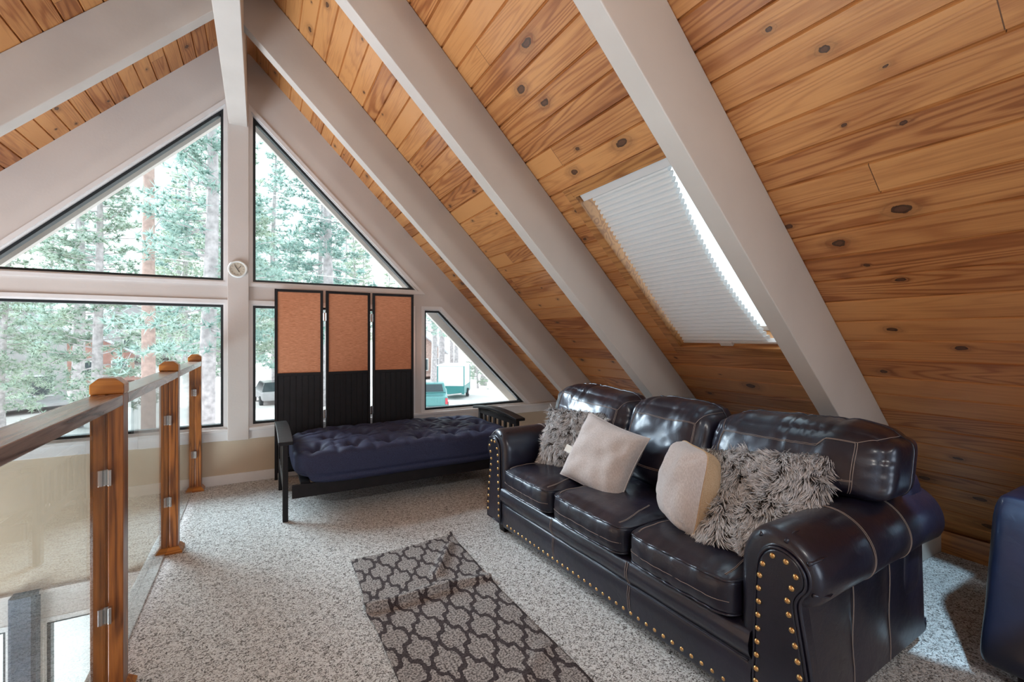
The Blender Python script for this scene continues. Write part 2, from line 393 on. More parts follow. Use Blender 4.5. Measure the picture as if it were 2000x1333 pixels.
def foliage_mat(name, a, c):
    m, nt, b = new_mat(name); L = nt.links; tc = N(nt, 'ShaderNodeTexCoord'); oi = N(nt, 'ShaderNodeObjectInfo')
    f = noise_n(nt, tc.outputs['Object'], 1.3, 4, 0.7)
    f2 = M_(nt, 'ADD', f, M_(nt, 'MULTIPLY', M_(nt, 'SUBTRACT', oi.outputs['Random'], 0.5), 0.3))
    cc = ramp(nt, f2, [(0.3, a), (0.7, c)])
    L.new(cc, b.inputs['Base Color']); b.inputs['Roughness'].default_value = 0.8; b.inputs['Specular IOR Level'].default_value = 0.15
    tl = N(nt, 'ShaderNodeBsdfTranslucent'); L.new(cc, tl.inputs['Color']); mx = N(nt, 'ShaderNodeMixShader'); mx.inputs[0].default_value = 0.55
    out = nt.nodes['Material Output']; L.new(b.outputs[0], mx.inputs[1]); L.new(tl.outputs[0], mx.inputs[2]); L.new(mx.outputs[0], out.inputs['Surface'])
    return m

MAT = {}
MAT['pine'] = wood_boards('knotty_pine', (0.64, 0.30, 0.105), (0.37, 0.130, 0.038), (0.12, 0.030, 0.008))
MAT['pine_trim'] = wood_post('pine_trim', (0.52, 0.24, 0.075), (0.26, 0.09, 0.022), 'Y', 0.8)
MAT['oak'] = wood_post('honey_oak', (0.40, 0.135, 0.028), (0.075, 0.020, 0.006), 'Z', 1.0, 0.33)
MAT['oak_cap'] = wood_post('honey_oak_cap', (0.50, 0.20, 0.035), (0.26, 0.08, 0.014), 'X', 1.3, 0.3)
MAT['oak_rail'] = wood_post('weathered_oak_rail', (0.34, 0.25, 0.21), (0.10, 0.055, 0.040), 'Y', 1.1, 0.25)
MAT['beam'] = plain('painted_beam', (0.57, 0.53, 0.50), 0.55, var=0.05, scale=3.0, bumps=0.18, bscale=26)
MAT['trim'] = plain('white_trim', (0.74, 0.73, 0.74), 0.4, var=0.03, bumps=0.05)
MAT['wallpaint'] = plain('wall_paint', (0.62, 0.575, 0.555), 0.7, var=0.04, scale=2.0, bumps=0.12, bscale=60)
MAT['beige'] = plain('beige_wall', (0.56, 0.46, 0.35), 0.75, var=0.05, scale=3.0, bumps=0.1, bscale=70)
MAT['gasket'] = plain('black_gasket', (0.006, 0.010, 0.014), 0.45)
MAT['glass'] = glass_mat('window_glass')
MAT['rail_glass'] = glass_mat('railing_glass', (0.86, 0.90, 0.90))
MAT['carpet'] = carpet_mat()
MAT['rug'] = rug_mat()
MAT['leather'] = leather('espresso_leather', (0.009, 0.007, 0.017), 0.38, 0.30)
MAT['navy'] = leather('navy_leather', (0.003, 0.005, 0.020), 0.5, 0.2)
MAT['stitch'] = plain('pale_stitching', (0.26, 0.22, 0.21), 0.7)
MAT['brass'] = plain('antique_brass', (0.66, 0.42, 0.18), 0.28, 0.9, var=0.25, scale=90)
MAT['nailfar'] = MAT['brass']
MAT['steel'] = plain('brushed_steel', (0.62, 0.60, 0.60), 0.22, 1.0)
MAT['blackwood'] = plain('black_stained_wood', (0.008, 0.006, 0.008), 0.5, var=0.3, scale=20, spec=0.3)
MAT['fiber'] = woven('futon_cotton', (0.018, 0.022, 0.052), (0.058, 0.070, 0.145), 300, 300, 0.6)
MAT['orange'] = woven('orange_linen', (0.50, 0.19, 0.095), (0.80, 0.38, 0.23), 26, 330)
MAT['cream'] = woven('cream_linen', (0.48, 0.46, 0.475), (0.67, 0.65, 0.67), 330, 90)
MAT['tan'] = woven('tan_linen', (0.44, 0.31, 0.19), (0.60, 0.46, 0.32), 260, 260)
MAT['fur'] = fur_mat()
MAT['furskin'] = plain('fur_backing', (0.06, 0.05, 0.045), 0.9)
MAT['bark'] = plain('pine_bark', (0.50, 0.45, 0.46), 0.95, var=0.3, scale=5, bumps=0.6, bscale=12)
MAT['polewood'] = plain('utility_pole_wood', (0.48, 0.33, 0.29), 0.9, var=0.25, scale=6)
MAT['needle1'] = foliage_mat('pine_needles', (0.27, 0.36, 0.30), (0.54, 0.60, 0.47))
MAT['needle2'] = foliage_mat('blue_pine_needles', (0.24, 0.37, 0.34), (0.47, 0.58, 0.51))
MAT['ground'] = plain('pale_ground', (0.74, 0.68, 0.66), 0.95, var=0.14, scale=0.5, bumps=0.3, bscale=4)
MAT['whitepaint'] = plain('white_metal_paint', (0.80, 0.84, 0.84), 0.35)
MAT['greenpaint'] = plain('green_metal_paint', (0.05, 0.24, 0.24), 0.35)
MAT['teal'] = plain('teal_truck_paint', (0.10, 0.30, 0.30), 0.25, coat=0.6)
MAT['tyre'] = plain('tyre_rubber', (0.03, 0.035, 0.04), 0.8)
MAT['red'] = plain('red_lens', (0.75, 0.07, 0.10), 0.2)
MAT['redwall'] = plain('red_brown_siding', (0.45, 0.24, 0.20), 0.8, var=0.15, scale=2)
MAT['greywall'] = plain('grey_siding', (0.45, 0.43, 0.44), 0.8, var=0.1, scale=2)
MAT['roof'] = plain('pale_shingles', (0.66, 0.66, 0.70), 0.85, var=0.12, scale=3)
MAT['darkglass'] = plain('dark_window', (0.05, 0.07, 0.08), 0.1)
MAT['wire'] = plain('power_cable', (0.78, 0.80, 0.82), 0.5)
MAT['darkpost'] = plain('dark_blue_post_paint', (0.05, 0.065, 0.10), 0.6, var=0.25, scale=8)
MAT['grille'] = plain('dial_face', (0.58, 0.53, 0.44), 0.5)
mm, nt_, b_ = new_mat('pleated_shade'); b_.inputs['Base Color'].default_value = (0.88, 0.88, 0.88, 1); b_.inputs['Roughness'].default_value = 0.9
tl_ = N(nt_, 'ShaderNodeBsdfTranslucent'); tl_.inputs['Color'].default_value = (0.85, 0.87, 0.90, 1); mx_ = N(nt_, 'ShaderNodeMixShader'); mx_.inputs[0].default_value = 0.20
nt_.links.new(b_.outputs[0], mx_.inputs[1]); nt_.links.new(tl_.outputs[0], mx_.inputs[2]); nt_.links.new(mx_.outputs[0], nt_.nodes['Material Output'].inputs['Surface'])
MAT['shade'] = mm

# ------------------------------------------------------------------ the shell
AX = -0.19; AZ = 3.81            # roof apex of the boarded slopes (45 degrees both sides)
SR = AX + AZ                     # right slope: x + z = SR
SL = AZ - AX                     # left slope:  z - x = SL
WY = 4.54                        # inner face of the window wall
YB = -2.7                        # rear wall
ZL = -2.6                        # floor of the storey below
BD = 0.1215
HY0, HY1 = 1.22, 2.085           # skylight opening
HS0, HS1 = (AZ - 2.055) * 1.41421, (AZ - 1.185) * 1.41421
def slope_pt(side, s, out, y):   # s down the slope, out = outward normal distance
    k = 0.70710678
    if side > 0: return (AX + s * k + out * k, y, AZ - s * k + out * k)
    return (AX - s * k - out * k, y, AZ - s * k + out * k)
def boards(side, smax):
    mb = MB(); n = int(smax / BD) + 1
    for i in range(n):
        s0 = i * BD; s1 = min((i + 1) * BD, smax)
        if s1 - s0 < 0.01: continue
        spans = [(YB, WY + 0.65, s0, s1)]
        if side > 0 and s1 > HS0 and s0 < HS1:
            spans = [(YB, HY0, s0, s1), (HY1, WY + 0.65, s0, s1)]
            if s0 < HS0: spans.append((HY0, HY1, s0, HS0))
            if s1 > HS1: spans.append((HY0, HY1, HS1, s1))
        for (a, b, p, q) in spans:
            if q - p < 0.004: continue
            c = 0.0075
            sec = [(p, 0.02), (p, 0.012), (p + c, 0.0), (q - c * 0.6, 0.0), (q, 0.012), (q, 0.02)]
            v = [slope_pt(side, s, o, y) for y in (a, b) for (s, o) in sec]
            f = [(0, 1, 2, 3, 4, 5), (11, 10, 9, 8, 7, 6)] + [(k, k + 6, (k + 1) % 6 + 6, (k + 1) % 6) for k in range(6)]
            mb.add(v, f)
    # solid roof deck above the boards
    def slab(s0, s1, y0, y1):
        v = [slope_pt(side, s, o, y) for s in (s0, s1) for o in (0.02, 0.16) for y in (y0, y1)]
        mb.add(v, [(0, 1, 3, 2), (4, 6, 7, 5), (0, 4, 5, 1), (2, 3, 7, 6), (0, 2, 6, 4), (1, 5, 7, 3)])
    if side > 0:
        slab(0, HS0, YB, WY + 0.65); slab(HS1, smax, YB, WY + 0.65); slab(HS0, HS1, YB, HY0); slab(HS0, HS1, HY1, WY + 0.65)
    else: slab(0, smax, YB, WY + 0.65)
    return mb
cr = boards(1, (AZ - ZL) * 1.41421)
o = cr.build('ceiling_right', MAT['pine']); props(o, kind='structure')
o = boards(-1, (AZ - ZL) * 1.41421).build('ceiling_left', MAT['pine']); props(o, kind='structure')

# loft floor and storey below
mb = MB().box(-0.53, 3.62, YB, WY, -0.26, 0.0); o = mb.build('floor', MAT['carpet']); props(o, kind='structure')
mb = MB().box(-6.7, 3.7, YB, WY, ZL - 0.1, ZL); o = mb.build('floor_lower', MAT['carpet']); props(o, kind='structure')
mb = MB().box(-0.40, -0.30, YB, WY, ZL, -0.26); o = mb.build('wall_lower', MAT['beige']); props(o, kind='structure')
mb = MB().box(-0.545, -0.515, YB, WY - 0.001, -0.27, 0.012); mb.box(-0.55, -0.47, YB, WY - 0.001, 0.0, 0.010)
o = mb.build('trim_1', MAT['trim'], bevel=0.003); props(o, kind='structure')
# rear wall
mb = MB().prism([(AX, AZ), (SR, 0), (3.62, ZL), (-6.6, ZL)], 1, YB - 0.12, YB); o = mb.build('wall_back', MAT['wallpaint']); props(o, kind='structure')

# window wall
def P(mb, poly, y0=WY, y1=WY + 0.13): mb.prism(poly, 1, y0, y1)
XP0, XP1 = -0.232, -0.077
IR = 3.14; IR2 = 3.195; IL = 3.47; IL2 = 3.52
zr0, zr1 = 1.535, 1.712
mb = MB()
P(mb, [(XP1, IR - XP1), (XP1, SR - XP1), (SR - zr1, zr1), (IR - zr1, zr1)])                      # right rake band
P(mb, [(XP1, zr0), (XP1, zr1), (SR - zr1, zr1), (SR - zr0, zr0)])                                # right rail
P(mb, [(IR2 - zr0, zr0), (SR - zr0, zr0), (SR - 0.37, 0.37), (IR2 - 0.47, 0.37), (IR2 - 0.47, 0.47)])
P(mb, [(1.36, 0.47), (1.36, zr0), (1.48, zr0), (1.48, 0.47)])
P(mb, [(XP0, AZ - 0.06), (XP0, 0.37), (XP1, 0.37), (XP1, AZ - 0.12)])                             # centre post core
P(mb, [(XP0, SL + XP0), (XP0, IL + XP0), (zr1 - IL, zr1), (zr1 - SL, zr1)])                      # left rake band
P(mb, [(XP0, zr0), (XP0, zr1), (zr1 - SL, zr1), (zr0 - SL, zr0)])
P(mb, [(zr0 - IL2, zr0), (zr0 - SL, zr0), (0.37 - SL, 0.37), (0.47 - IL2, 0.37), (0.47 - IL2, 0.47)])
P(mb, [(-1.80, 0.47), (-1.80, zr0), (-1.70, zr0), (-1.70, 0.47)])
P(mb, [(0.37 - SL, 0.37), (0.37 - SL, 0.47), (SR - 0.47, 0.47), (SR - 0.37, 0.37)])
o = mb.build('wall_front', MAT['wallpaint']); props(o, kind='structure')
mb = MB()
P(mb, [(-0.40, 0.0), (-0.40, 0.37), (SR - 0.37, 0.37), (SR, 0.0)])
P(mb, [(-0.40, 0.37), (0.37 - SL, 0.37), (-0.60 - SL, -0.60), (-0.40, -0.60)])
P(mb, [(-0.40, ZL), (-0.40, -2.35), (-2.35 - SL, -2.35), (ZL - SL, ZL)])
o = mb.build('wall_front_lower', MAT['beige']); props(o, kind='structure')
mb = MB()
P(mb, [(-0.40, -0.60), (-0.40, -0.82), (-0.82 - SL, -0.82), (-0.60 - SL, -0.60)], WY - 0.01)
P(mb, [(-0.40, -2.35), (-0.40, -0.82), (-0.56, -0.82), (-0.56, -2.35)], WY - 0.01)
P(mb, [(-1.37, -2.35), (-1.37, -0.82), (-1.55, -0.82), (-1.55, -2.35)])
P(mb, [(-2.95, -2.35), (-2.95, -0.82), (-3.15, -0.82), (-3.15, -2.35)])
P(mb, [(-4.6, -2.35), (-4.6, -0.82), (-0.82 - SL, -0.82), (-2.35 - SL, -2.35)])
mb.box(-4.7, -0.40, WY - 0.035, WY, -0.60, -0.575)
o = mb.build('trim_2', MAT['wallpaint']); props(o, kind='structure')
mb = MB(); mb.prism([(-1.52, WY - 0.001), (-1.52, WY - 0.09), (-1.50, WY - 0.11), (-1.40, WY - 0.11), (-1.38, WY - 0.09), (-1.38, WY - 0.001)], 2, ZL, -0.575)
o = mb.build('wall_post', MAT['darkpost']); props(o, kind='structure')

# proud centre post face, sill, aprons
mb = MB().box(XP0, XP1, WY - 0.036, WY, 0.37, 3.40); o = mb.build('trim_3', MAT['wallpaint'], bevel=0.004); props(o, kind='structure')
mb = MB().box(0.48 - SL + 0.3, SR - 0.50, WY - 0.030, WY, 0.445, 0.470)
mb.box(0.42 - SL + 0.2, SR - 0.45, WY - 0.016, WY, 0.372, 0.445)
o = mb.build('trim_4', MAT['trim'], bevel=0.003); props(o, kind='structure')
mb = MB().box(-0.46, SR - 0.12, WY - 0.014, WY, 0.0, 0.085); o = mb.build('baseboard_front', MAT['trim'], bevel=0.004); props(o, kind='structure')
mb = MB().prism([(SR - 0.155, 0.0), (SR - 0.02, 0.0), (SR - 0.155, 0.125)], 1, YB, WY - 0.02)
o = mb.build('baseboard_right', MAT['pine_trim']); props(o, kind='structure')

def window(idx, poly):
    root = bpy.data.objects.new('window_%d' % idx, None); col.objects.link(root); root.location = (poly[0][0], WY, poly[0][1]); root['kind'] = 'structure'
    g = MB(); ring(g, inset(poly, -0.028), inset(poly, 0.002), WY - 0.013, WY + 0.004); g.build('window_casing', MAT['trim'], root)
    g = MB(); ring(g, inset(poly, -0.001), inset(poly, 0.014), WY + 0.001, WY + 0.10); g.build('window_frame', MAT['trim'], root)
    g = MB(); ring(g, inset(poly, 0.0135), inset(poly, 0.034), WY + 0.022, WY + 0.085); g.build('window_gasket', MAT['gasket'], root)
    g = MB(); g.prism(inset(poly, 0.03), 1, WY + 0.055, WY + 0.061); g.build('window_pane', MAT['glass'], root)
    return root
def gap(poly): return poly
window(1, [(XP1 + 0.016, IR - XP1 - 0.016), (XP1 + 0.016, zr1), (IR - zr1, zr1)])
window(2, [(XP0 - 0.018, IL + XP0 - 0.018), (zr1 - IL, zr1), (XP0 - 0.018, zr1)])
window(3, [(XP1 + 0.016, zr0), (XP1 + 0.016, 0.475), (1.36, 0.475), (1.36, zr0)])
window(4, [(1.48, zr0), (1.48, 0.475), (IR2 - 0.475, 0.475), (IR2 - zr0, zr0)])
window(5, [(XP0 - 0.018, zr0), (-1.70, zr0), (-1.70, 0.475), (XP0 - 0.018, 0.475)])
window(6, [(-1.80, zr0), (zr0 - IL2, zr0), (0.475 - IL2, 0.475), (-1.80, 0.475)])
window(7, [(-0.56, -0.82), (-1.37, -0.82), (-1.37, -2.35), (-0.56, -2.35)])
window(8, [(-1.55, -0.82), (-2.95, -0.82), (-2.95, -2.35), (-1.55, -2.35)])
window(9, [(-3.15, -0.82), (-4.6, -0.82), (-4.6, -2.35), (-3.15, -2.35)])

# painted rafters, exposed under the boards
RAFT_Y = [3.48, 2.28, 1.10, -0.08, -1.26, -2.44]
rl = ['white painted roof beam on the right slope, nearest the gable windows', 'white painted roof beam on the right slope left of the skylight',
      'white painted roof beam on the right slope running over the edge of the skylight', 'white painted roof beam on the right slope behind the viewer', '', '']
ll = ['white painted roof beam on the left slope, parallel to the gable window', '', '', '', '', '']
for i, yb in enumerate(RAFT_Y[:6]):
    mb = MB().prism([(AX, AZ - 0.002), (SR - 0.002, 0.0), (SR - 0.40, 0.0), (AX, AZ - 0.40)], 1, yb, yb + 0.09)
    o = mb.build('ceiling_beam', MAT['beam'], bevel=0.004)
    props(o, kind='structure') if i > 2 else props(o, rl[i], 'ceiling beam', 'sloping white roof beams')
    mb = MB().prism([(AX, AZ - 0.002), (AX, AZ - 0.40), (ZL - SL + 0.40, ZL), (ZL - SL + 0.002, ZL)], 1, yb, yb + 0.09)
    o = mb.build('ceiling_beam', MAT['beam'], bevel=0.004)
    props(o, kind='structure') if i > 0 else props(o, ll[i], 'ceiling beam', 'sloping white roof beams')
mb = MB().box(-0.2225, -0.088, YB, WY - 0.031, 3.045, 3.66); o = mb.build('ridge_beam', MAT['beam'], bevel=0.004)
props(o, 'white painted ridge beam running along the peak to the centre window post', 'ceiling beam')
# exterior overhang of the roof: painted barge boards seen through the panes
mb = MB()
mb.prism([(AX, AZ - 0.01), (AX, AZ - 0.50), (3.42, -0.29), (3.9, -0.29)], 1, WY + 0.30, WY + 0.36)
mb.prism([(AX, AZ - 0.01), (AX, AZ - 0.52), (-4.08, -0.6), (-4.6, -0.6)], 1, WY + 0.30, WY + 0.36)
o = mb.build('trim_5', MAT['beam']); props(o, kind='structure')

# skylight
sk = bpy.data.objects.new('window_10', None); col.objects.link(sk); sk.location = slope_pt(1, HS1, 0, HY1); sk['kind'] = 'structure'
def sbox(mb, s0, s1, o0, o1, y0, y1):
    v = [slope_pt(1, s, o_, y) for s in (s0, s1) for o_ in (o0, o1) for y in (y0, y1)]
    mb.add(v, [(0, 1, 3, 2), (4, 6, 7, 5), (0, 4, 5, 1), (2, 3, 7, 6), (0, 2, 6, 4), (1, 5, 7, 3)])
mb = MB()
w = 0.055
sbox(mb, HS0 - w, HS1 + w, -0.014, 0.0, HY1, HY1 + w); sbox(mb, HS0 - w, HS0, -0.014, 0.0, HY0, HY1); sbox(mb, HS1, HS1 + w, -0.014, 0.0, HY0, HY1)
sbox(mb, HS0 - 0.0, HS0 + 0.012, -0.014, 0.20, HY0, HY1); sbox(mb, HS1 - 0.012, HS1, -0.014, 0.20, HY0, HY1)
sbox(mb, HS0, HS1, -0.014, 0.20, HY1 - 0.012, HY1); sbox(mb, HS0, HS1, -0.014, 0.20, HY0, HY0 + 0.012)
mb.build('window_casing', MAT['pine_trim'], sk, bevel=0.002)
mb = MB(); q = 0.035
for a in ((HS0 + 0.012, HS0 + 0.012 + q, HY0 + 0.012, HY1 - 0.012), (HS1 - 0.012 - q, HS1 - 0.012, HY0 + 0.012, HY1 - 0.012)): sbox(mb, a[0], a[1], 0.13, 0.19, a[2], a[3])
sbox(mb, HS0 + 0.012 + q, HS1 - 0.012 - q, 0.13, 0.19, HY0 + 0.012, HY0 + 0.012 + q); sbox(mb, HS0 + 0.012 + q, HS1 - 0.012 - q, 0.13, 0.19, HY1 - 0.012 - q, HY1 - 0.012)
mb.build('window_frame', MAT['trim'], sk)
mb = MB(); sbox(mb, HS0 + 0.03, HS1 - 0.03, 0.157, 0.162, HY0 + 0.03, HY1 - 0.03); mb.build('window_pane', MAT['glass'], sk)
# pleated shade
sh = thing('pleated_shade', 'white pleated cellular shade drawn crookedly under the skylight', 'blind', slope_pt(1, HS1 - 0.03, 0.02, 1.75))
NP = 38; s_top = HS0 + 0.06; s_bot = HS1 - 0.035
def yl(t): return 2.00 + 0.055 * t ** 0.7
def yr(t): return 1.465 + 0.055 * math.sin(t * PI) ** 0.8 + 0.02 * t
for side_, nm in ((-1, 'shade_front'), (1, 'shade_back')):
    mb = MB(); rows = []; SUBS = 4
    for i in range(NP * SUBS + 1):
        t = i / (NP * SUBS); s_ = s_top + (s_bot - s_top) * t; ph = (i % SUBS) / SUBS
        off = 0.034 - 0.012 * math.sin(t * PI) + side_ * (0.0005 + 0.019 * math.sin(PI * ph) ** 0.7)
        rows.append([slope_pt(1, s_, off, yl(t) + (yr(t) - yl(t)) * j / 12) for j in range(13)])
    v = [p for r in rows for p in r]; f = [(a * 13 + b, a * 13 + b + 1, (a + 1) * 13 + b + 1, (a + 1) * 13 + b) for a in range(NP * SUBS) for b in range(12)]
    mb.add(v, f); mb.build(nm, MAT['shade'], sh)
mb = MB(); sbox(mb, HS0 + 0.014, HS0 + 0.062, 0.012, 0.055, 1.40, 2.068); mb.build('headrail', MAT['trim'], sh, bevel=0.003)
mb = MB(); sbox(mb, s_bot - 0.002, s_bot + 0.012, 0.012, 0.045, 1.43, 2.055); sbox(mb, s_bot - 0.004, s_bot + 0.022, 0.0, 0.02, 1.70, 1.78); mb.build('bottom_rail', MAT['trim'], sh, bevel=0.002)

# round dial on the centre post
dl = thing('wall_dial', 'small round white dial with cream face on the centre window post', 'thermometer', (-0.155, WY - 0.036, 1.75))
MB().lathe([(0.060, 0), (0.072, 0.004), (0.074, 0.016), (0.066, 0.026), (0.058, 0.024), (0.055, 0.014)], (-0.158, WY - 0.0365, 1.822), (0, -1, 0), 32).build('rim', MAT['whitepaint'], dl, autos=40)
MB().lathe([(0.056, 0), (0.056, 0.002)], (-0.158, WY - 0.052, 1.822), (0, -1, 0), 32).build('dial_face', MAT['grille'], dl)
mb = MB(); c0 = Vector((-0.158, WY - 0.056, 1.822))
mb.bar(c0 + Vector((-0.022, 0, 0.03)), c0 + Vector((0.012, 0, -0.026)), 0.004, 0.006, (0, 1, 0))
mb.bar(c0 + Vector((0.006, 0, 0.004)), c0 + Vector((0.024, 0, 0.028)), 0.003, 0.005, (0, 1, 0)); mb.build('pointer', MAT['gasket'], dl)
mb = MB()
for k in range(12):
    a = k * PI / 6; p = c0 + Vector((math.cos(a) * 0.044, 0.001, math.sin(a) * 0.044)); d = Vector((math.cos(a), 0, math.sin(a)))
    mb.bar(p - d * 0.004, p + d * 0.004, 0.002, 0.003, (0, 1, 0))
mb.build('scale_marks', MAT['gasket'], dl)

# ------------------------------------------------------------------ railing
RX = -0.455; PYS = [4.45, 3.25, 2.03, 0.80]
rw = thing('glass_railing', 'honey oak post railing with glass panels along the left edge of the loft carpet', 'railing', (RX, 2.6, 0.0))
for i, py in enumerate(PYS):
    x0, x1, y0, y1 = RX - 0.044, RX + 0.044, py, py + 0.07
    mb = MB()
    mb.box(x0, RX - 0.003, y0, y1, 0.02, 1.052); mb.box(RX + 0.003, x1, y0, y1, 0.02, 1.052); mb.box(RX - 0.0035, RX + 0.0035, y0 + 0.008, y1 - 0.008, 0.02, 1.052)
    po = mb.build('post', MAT['oak'], rw, bevel=0.003)
    z0 = 1.052; ch = 0.022
    pr = [(x0 - 0.002, z0), (x1 + 0.002, z0), (x1 + 0.002, z0 + 0.034), (x1 - ch, z0 + 0.056), (x0 + ch, z0 + 0.056), (x0 - 0.002, z0 + 0.034)]
    MB().prism(pr, 1, y0 - 0.001, y1 + 0.001).build('post_cap', MAT['oak_cap'], po, bevel=0.004)
    mb = MB(); e = 0.022
    v = [(x0 - e, y0 - e, 0.0), (x1 + e, y0 - e, 0.0), (x1 + e, y1 + e, 0.0), (x0 - e, y1 + e, 0.0), (x0 - e, y0 - e, 0.010), (x1 + e, y0 - e, 0.010), (x1 + e, y1 + e, 0.010), (x0 - e, y1 + e, 0.010),
         (x0 - .002, y0 - .002, 0.036), (x1 + .002, y0 - .002, 0.036), (x1 + .002, y1 + .002, 0.036), (x0 - .002, y1 + .002, 0.036)]
    f = [(3, 2, 1, 0), (8, 9, 10, 11)] + [(a, (a + 1) % 4, (a + 1) % 4 + 4, a + 4) for a in range(4)] + [(a + 4, (a + 1) % 4 + 4, (a + 1) % 4 + 8, a + 8) for a in range(4)]
    mb.add(v, f); mb.build('base_moulding', MAT['oak_cap'], po)
    for zc in (0.77, 0.30) if i != 0 else (0.80, 0.30):
        mb = MB(); mb.box(RX - 0.020, RX - 0.006, py - 0.016, py + 0.002, zc - 0.028, zc + 0.028); mb.box(RX + 0.006, RX + 0.016, py - 0.016, py + 0.002, zc - 0.028, zc + 0.028)
        mb.box(RX - 0.007, RX + 0.007, py - 0.004, py + 0.002, zc - 0.028, zc + 0.028)
        mb.build('glass_clip', MAT['steel'], po, bevel=0.002)
for i in range(4):
    y1 = PYS[i] - 0.001; y0 = PYS[i + 1] + 0.071 if i < 3 else -0.9
    MB().box(RX - 0.044, RX + 0.044, y0, y1, 1.012, 1.050).build('handrail', MAT['oak_rail'], rw, bevel=0.003)
    MB().box(RX - 0.004, RX + 0.004, y0 + 0.006, y1 - 0.006, 0.05, 1.008).build('glass_panel', MAT['rail_glass'], rw)

# ------------------------------------------------------------------ rug
rx0, rx1, ry0, ry1 = 0.440, 1.045, 0.62, 2.66
def rugz(x, y):
    def rg(ax_, ay_, bx, by, h, w_):
        dx = bx - ax_; dy = by - ay_; L2 = dx * dx + dy * dy; t = max(0, min(1, ((x - ax_) * dx + (y - ay_) * dy) / L2))
        d = math.hypot(x - ax_ - t * dx, y - ay_ - t * dy); return h * math.exp(-(d / w_) ** 2)
    z = 0.008; h1 = 0
    h1 = rg(0.42, 2.15, 0.80, 2.15, 0.040, 0.030) + rg(0.80, 2.15, 1.06, 2.08, 0.024, 0.030); h1 = min(h1, 0.036); z += h1
    z += rg(0.98, 2.52, 0.82, 2.27, 0.030, 0.028); z += rg(0.83, 1.42, 0.98, 1.50, 0.016, 0.035)
    z += 0.004 * (noise.noise(Vector((x * 6, y * 5, 1.3))) + 0.4)
    if x > 1.0 and y > 2.58: z += 0.02 * (x - 1.0) / 0.045 * (y - 2.58) / 0.08
    return z, h1
NXR, NYR = 60, 420
rv = []; uvs = []
def edge(x, y, u, v): # slight waviness of the outline
    return x + 0.008 * math.sin(y * 5.0 + 1) * (1 if u > 0.5 else 0.5) - (0.02 * math.exp(-((y - 2.15) / 0.10) ** 2) if u < 0.5 else -0.0), y + 0.012 * math.sin(x * 7)
for j in range(NYR + 1):
    for i in range(NXR + 1):
        u = i / NXR; v = j / NYR; x = rx0 + (rx1 - rx0) * u; y = ry0 + (ry1 - ry0) * v; X, Y = edge(x, y, u, v)
        Y += 0.028 * (u - 0.5) * 1.0
        zz, hh_ = rugz(x, y); rv.append((X, Y - 0.75 * hh_, zz))
W = NXR + 1
rf = [(j * W + i, j * W + i + 1, (j + 1) * W + i + 1, (j + 1) * W + i) for j in range(NYR) for i in range(NXR)]
n0 = len(rv); rv += [(p[0], p[1], max(0.001, p[2] - 0.007)) for p in rv]
rf += [tuple(q_ + n0 for q_ in reversed(f)) for f in rf]
bd = [i for i in range(W)] + [j * W + NXR for j in range(1, NYR + 1)] + [NYR * W + i for i in range(NXR - 1, -1, -1)] + [j * W for j in range(NYR - 1, 0, -1)]
rf += [(bd[k], bd[k] + n0, bd[(k + 1) % len(bd)] + n0, bd[(k + 1) % len(bd)]) for k in range(len(bd))]
mb = MB(); mb.add(rv, rf); ro = mb.build('runner_rug', MAT['rug'], smooth=True)
uvl = ro.data.uv_layers.new(name='UVMap')
vi = np.empty(len(ro.data.loops), dtype=np.int32); ro.data.loops.foreach_get('vertex_index', vi)
uvv = np.array([(rx0 + (rx1 - rx0) * (k % n0 % W) / NXR - 0.44, ry0 + (ry1 - ry0) * (k % n0 // W) / NYR) for k in range(len(rv))], dtype=np.float32)
uvl.data.foreach_set('uv', uvv[vi].ravel())
props(ro, 'rumpled dark grey trellis-pattern runner rug on the carpet in front of the sofa', 'rug')

# ------------------------------------------------------------------ sofa (local frame: x = depth, y = along the length)
SO = (1.385, 0.70, 0.0); SRZ = math.radians(1.93); SLN = 2.02
sofa = thing('leather_sofa', 'dark espresso leather three-seat sofa with scroll arms, brass nailheads and contrast stitching', 'sofa', SO, SRZ)
def B(mb, name, mat, parent=None, **k): return mb.build(name, mat, parent or sofa, world=False, **k)
def sphere_box(n):
    """surface points of a cube, each face an n x n grid, welded"""
    idx = {}; v = []; f = []
    def g(a, b, c):
        k = (a, b, c)
        if k not in idx: idx[k] = len(v); v.append((a / n * 2 - 1, b / n * 2 - 1, c / n * 2 - 1))
        return idx[k]
    for i in range(n):
        for j in range(n):
            for s_ in (0, n):
                f.append((g(i, j, s_), g(i + 1, j, s_), g(i + 1, j + 1, s_), g(i, j + 1, s_)))
                f.append((g(i, s_, j), g(i + 1, s_, j), g(i + 1, s_, j + 1), g(i, s_, j + 1)))
                f.append((g(s_, i, j), g(s_, i + 1, j), g(s_, i + 1, j + 1), g(s_, i, j + 1)))
    return v, f
def cushion(fn, n=22):
    v, f = sphere_box(n); mb = MB(); mb.add([fn(*p) for p in v], f); return mb
def rbox(a, b, c, k=7.0):      # rounded-cube normalisation
    m = (abs(a) ** k + abs(b) ** k + abs(c) ** k) ** (1 / k); return a / m, b / m, c / m

